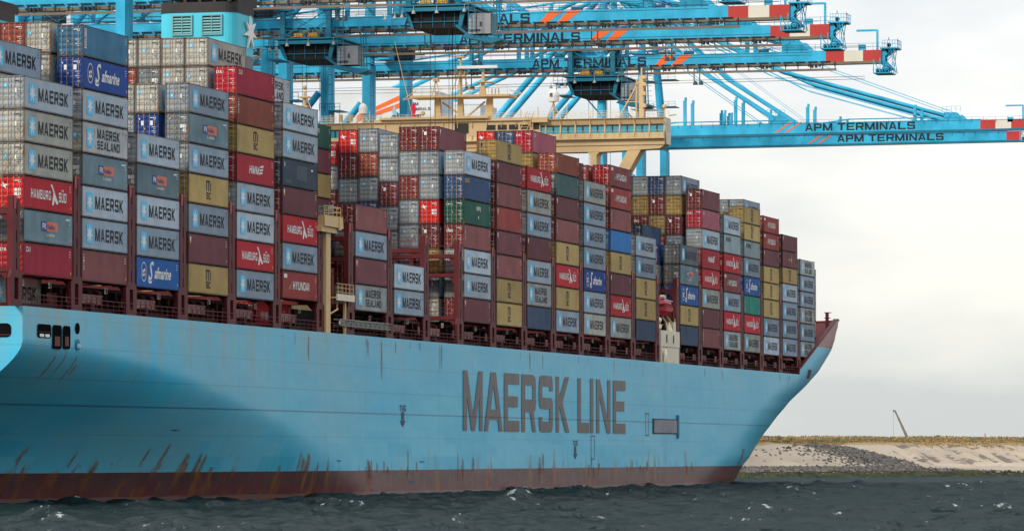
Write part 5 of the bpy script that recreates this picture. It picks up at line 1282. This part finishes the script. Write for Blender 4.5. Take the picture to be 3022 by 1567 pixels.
# ------------------------------------------------------------------ sand shore
SO = np.array([500.0, 35.0]); SE = np.array([.93, -.368]); SN = np.array([.368, .93])
def shore_pt(a, s): return SO + SE*a + SN*s
sa = np.arange(-330, 560, 1.6); ss = np.concatenate([np.arange(-8, 80, 1.0), np.arange(80, 150, 3.5), np.arange(150, 1500, 60)])
def terrain(a, s):
    edge = 43 + 3*math.sin(a*.05) + 2.5*noise.noise((a*.06, 0, 3.1))
    n = noise.noise((a*.08, s*.1, 0)); n2 = noise.noise((a*.28, s*.10, 4)); n3 = noise.noise((a*.9, s*.25, 7))
    bl = min(1, max(0, (a-92)/14))                      # 0 = smooth sand slope, 1 = eroded bluff
    z = -1.2 + 2.4*min(1, max(0, (s+5)/12)) if s < 8 else 1.2+(s-8)*.04
    zb_ = 6.5 + .5*noise.noise((a*.05, 0, 0))
    w0, w1 = edge-22, edge-(9+3.5*n2)
    fs = min(1, max(0, (s-w0)/(edge-w0))); fb = min(1, max(0, (s-w1)/(edge-w1)))
    f = (1-bl)*fs + bl*fb
    zz = (1-f)*z + f*zb_
    if s > edge: zz = zb_ + (min(s, edge+45)-edge)*.044 + .35*noise.noise((a*.12, s*.12, 9)) + (.35*bl if s < edge+6 else 0)
    amp = (.2 + .45*bl)*(1 if w0 < s < edge+1 else .35)*(1 if s > 8 else .3)
    return zz + amp*(.8*n + .9*n2 + .35*n3)
V = []; 
for a in sa:
    for s in ss:
        p = shore_pt(a, s); V.append((p[0], p[1], terrain(a, s)))
n1 = len(ss); F = [(i*n1+j, i*n1+j+1, (i+1)*n1+j+1, (i+1)*n1+j)[::-1] for i in range(len(sa)-1) for j in range(n1-1)]
me = bpy.data.meshes.new('sand_shore'); me.from_pydata(V, [], F); me.polygons.foreach_set('use_smooth', [True]*len(F)); me.update()
m, t, b = shader('sand'); tc = t.nodes.new('ShaderNodeTexCoord'); v = tc.outputs['Object']
sep = t.nodes.new('ShaderNodeSeparateXYZ'); t.links.new(v, sep.inputs[0])
c = mix(t, ramp(t, noise_(t, v, .05, 5), .35, .7), (.34, .275, .205), (.45, .37, .28))
c = mix(t, ramp(t, noise_(t, v, .35, 5, (1, 1, 3)), .58, .75), c, (.25, .19, .13))
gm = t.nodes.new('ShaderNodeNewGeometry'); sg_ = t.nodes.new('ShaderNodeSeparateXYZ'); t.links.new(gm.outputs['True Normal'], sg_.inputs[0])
c = mix(t, ramp(t, math_(t, 'ADD', sg_.outputs[2], math_(t, 'MULTIPLY', noise_(t, v, .3, 4), .3)), .98, 1.13), (.16, .13, .105), c)  # steep faces darkened: the bluff's shade is painted into the sand colour
zt_ = ramp(t, math_(t, 'ADD', math_(t, 'MULTIPLY', sep.outputs[2], .1), math_(t, 'MULTIPLY', noise_(t, v, .2, 4), .12)), .705, .73)
c = mix(t, zt_, c, mix(t, noise_(t, v, .25, 4), (.17, .15, .07), (.36, .24, .10)))
lowz = ramp(t, math_(t, 'ADD', sep.outputs[2], math_(t, 'MULTIPLY', noise_(t, v, .2, 3), .5)), .95, 1.15)
c = mix(t, lowz, (.05, .052, .03), c)
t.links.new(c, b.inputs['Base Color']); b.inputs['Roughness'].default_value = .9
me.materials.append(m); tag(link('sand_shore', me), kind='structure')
# riprap: dark stones along the water and a spill up the beach
def stones(name, pts, mats, label):
    mb = MB(); r = random.Random(3)
    for (x, y, z, s) in pts:
        i = len(mb.v); base = [(1,0,0),(-1,0,0),(0,1,0),(0,-1,0),(0,0,1),(0,0,-1)]
        for q in base: k = s*(.6+.7*r.random()); mb.v.append((x+q[0]*k+.2*s*r.uniform(-1,1), y+q[1]*k+.2*s*r.uniform(-1,1), z+q[2]*k*.7))
        for f in ((0,2,4),(2,1,4),(1,3,4),(3,0,4),(2,0,5),(1,2,5),(3,1,5),(0,3,5)): mb.f.append(tuple(i+k for k in f)); mb.m.append(0)
    o = mb.build(name, mats); tag(o, label, 'rocks', kind='stuff'); return o
rd = random.Random(11); P1 = []; P2 = []
for _ in range(11000):
    a = rd.uniform(-25, 330) if rd.random() < .35 else rd.uniform(-25, 88)
    wd = 23 - 17*min(1, max(0, (a-52)/34)) - (1.5 if a > 120 else 0); s = rd.uniform(-4.5, wd)
    if a < 5 and s > 6+rd.uniform(0, 14): continue
    p = shore_pt(a, s); P1.append((p[0], p[1], terrain(a, s)+.05, rd.uniform(.22, .6)))
for _ in range(3000):
    s = rd.uniform(18, 40); a = rd.gauss(78+(s-20)*.3, 5.5) if rd.random() < .84 else 84-abs(rd.gauss(0, 13))
    if a > 92: continue
    p = shore_pt(a, s); P2.append((p[0], p[1], terrain(a, s)+.05, rd.uniform(.15, .5)))
m_rock, t, b = shader('shore_rock'); tc = t.nodes.new('ShaderNodeTexCoord'); v = tc.outputs['Object']; sep = t.nodes.new('ShaderNodeSeparateXYZ'); t.links.new(v, sep.inputs[0])
c = mix(t, ramp(t, noise_(t, v, .3, 5), .4, .6), (.016, .021, .011), (.050, .058, .018)); c2 = mix(t, ramp(t, noise_(t, v, 1.1, 4), .4, .6), (.035, .032, .030), (.19, .17, .15))
c = mix(t, ramp(t, math_(t, 'ADD', sep.outputs[2], math_(t, 'MULTIPLY', noise_(t, v, .2, 3), .8)), 0.9, 1.0), c, c2) if False else mix(t, math_(t, 'GREATER_THAN', math_(t, 'ADD', sep.outputs[2], math_(t, 'MULTIPLY', noise_(t, v, .2, 3), .9)), 1.55), c, c2)
t.links.new(c, b.inputs['Base Color']); b.inputs['Roughness'].default_value = .9
stones('riprap', P1, m_rock, 'dark weed covered stones along the foot of the beach')
stones('rock_spill', P2, m_rock, 'grey stones spilling down the sand slope')
# dune grass
mb = MB(); r = random.Random(4)
for _ in range(26000):
    a = r.uniform(-60, 330); s = 43+abs(r.gauss(0, 26)); p = shore_pt(a, s); z = terrain(a, s)
    if s < 45 and noise.noise((a*.1, s*.1, 0)) < .05: continue
    h = r.uniform(.12, .42)*(1.25 if s > 55 else .6); q = r.random(); mb.mi = 0 if q < .4+.35*noise.noise((a*.05, s*.05, 5)) else (1 if q < .8 else 2)
    if s < 50: mb.mi = 1
    for k in range(4):
        dx, dy = r.uniform(-.5, .5), r.uniform(-.5, .5); th = r.random()*3.14; wv = r.uniform(.1, .3)
        mb.quad((p[0]+dx-wv*math.cos(th), p[1]+dy-wv*math.sin(th), z-.1), (p[0]+dx+wv*math.cos(th), p[1]+dy+wv*math.sin(th), z-.1), (p[0]+dx*1.5, p[1]+dy*1.5, z+h))
tag(mb.build('dune_grass', [plain('grass_green', (.12, .125, .055), .9), plain('grass_gold', (.34, .235, .11), .9), plain('grass_brown', (.20, .13, .09), .9)]), 'green and golden grass on top of the dune', 'grass', kind='stuff')
# mobile crane beyond the dune
mc = empty('mobile_crane', (932, 82.0, 6)); tag(mc, 'tiny mobile crane with its telescopic boom raised beyond the dune', 'crane')
mb = MB(); f0 = Vector((0, 0, 2.5)); f1 = Vector((-.5, 3.9, 11.2)); 
for k in range(4):
    a_, b__ = f0.lerp(f1, k/4), f0.lerp(f1, (k+1)/4); mb.bar(a_, b__, .42-.06*k, n=6)
mb.bar(f1, f1+Vector((0, .6, -.1)), .28); mb.build('boom', plain('crane_grey', (.16, .15, .14)), mc)
mb = MB(); mb.bar(f1+Vector((0, .5, 0)), (0, 4.4, 0), .03, n=4); mb.build('hoist_rope', m_cable, mc)
mb = MB(); mb.box(-1.4, 1.4, -5, 4, -1.5, .2); mb.box(-1.2, 1.2, -2.5, 2, .2, 2.6)
for y in (-4, -2.4, 1.2, 2.8):
    mb.bar((-1.5, y, -1.6), (1.5, y, -1.6), .6, n=10)
mb.build('carrier', plain('crane_tan', (.35, .25, .16)), mc)
mb = MB(); mb.bar((0, 0, -1), (0, .3, 3.2), .5, .12, 6); mb.bar((0, .2, 1), (0, -.8, 0), .2, n=5); o = mb.build('excavator_arm', plain('arm_orange', (.35, .15, .1))); o.location = (932, 59.3, 7.4); tag(o, 'tiny reddish excavator arm poking over the dune', 'excavator')
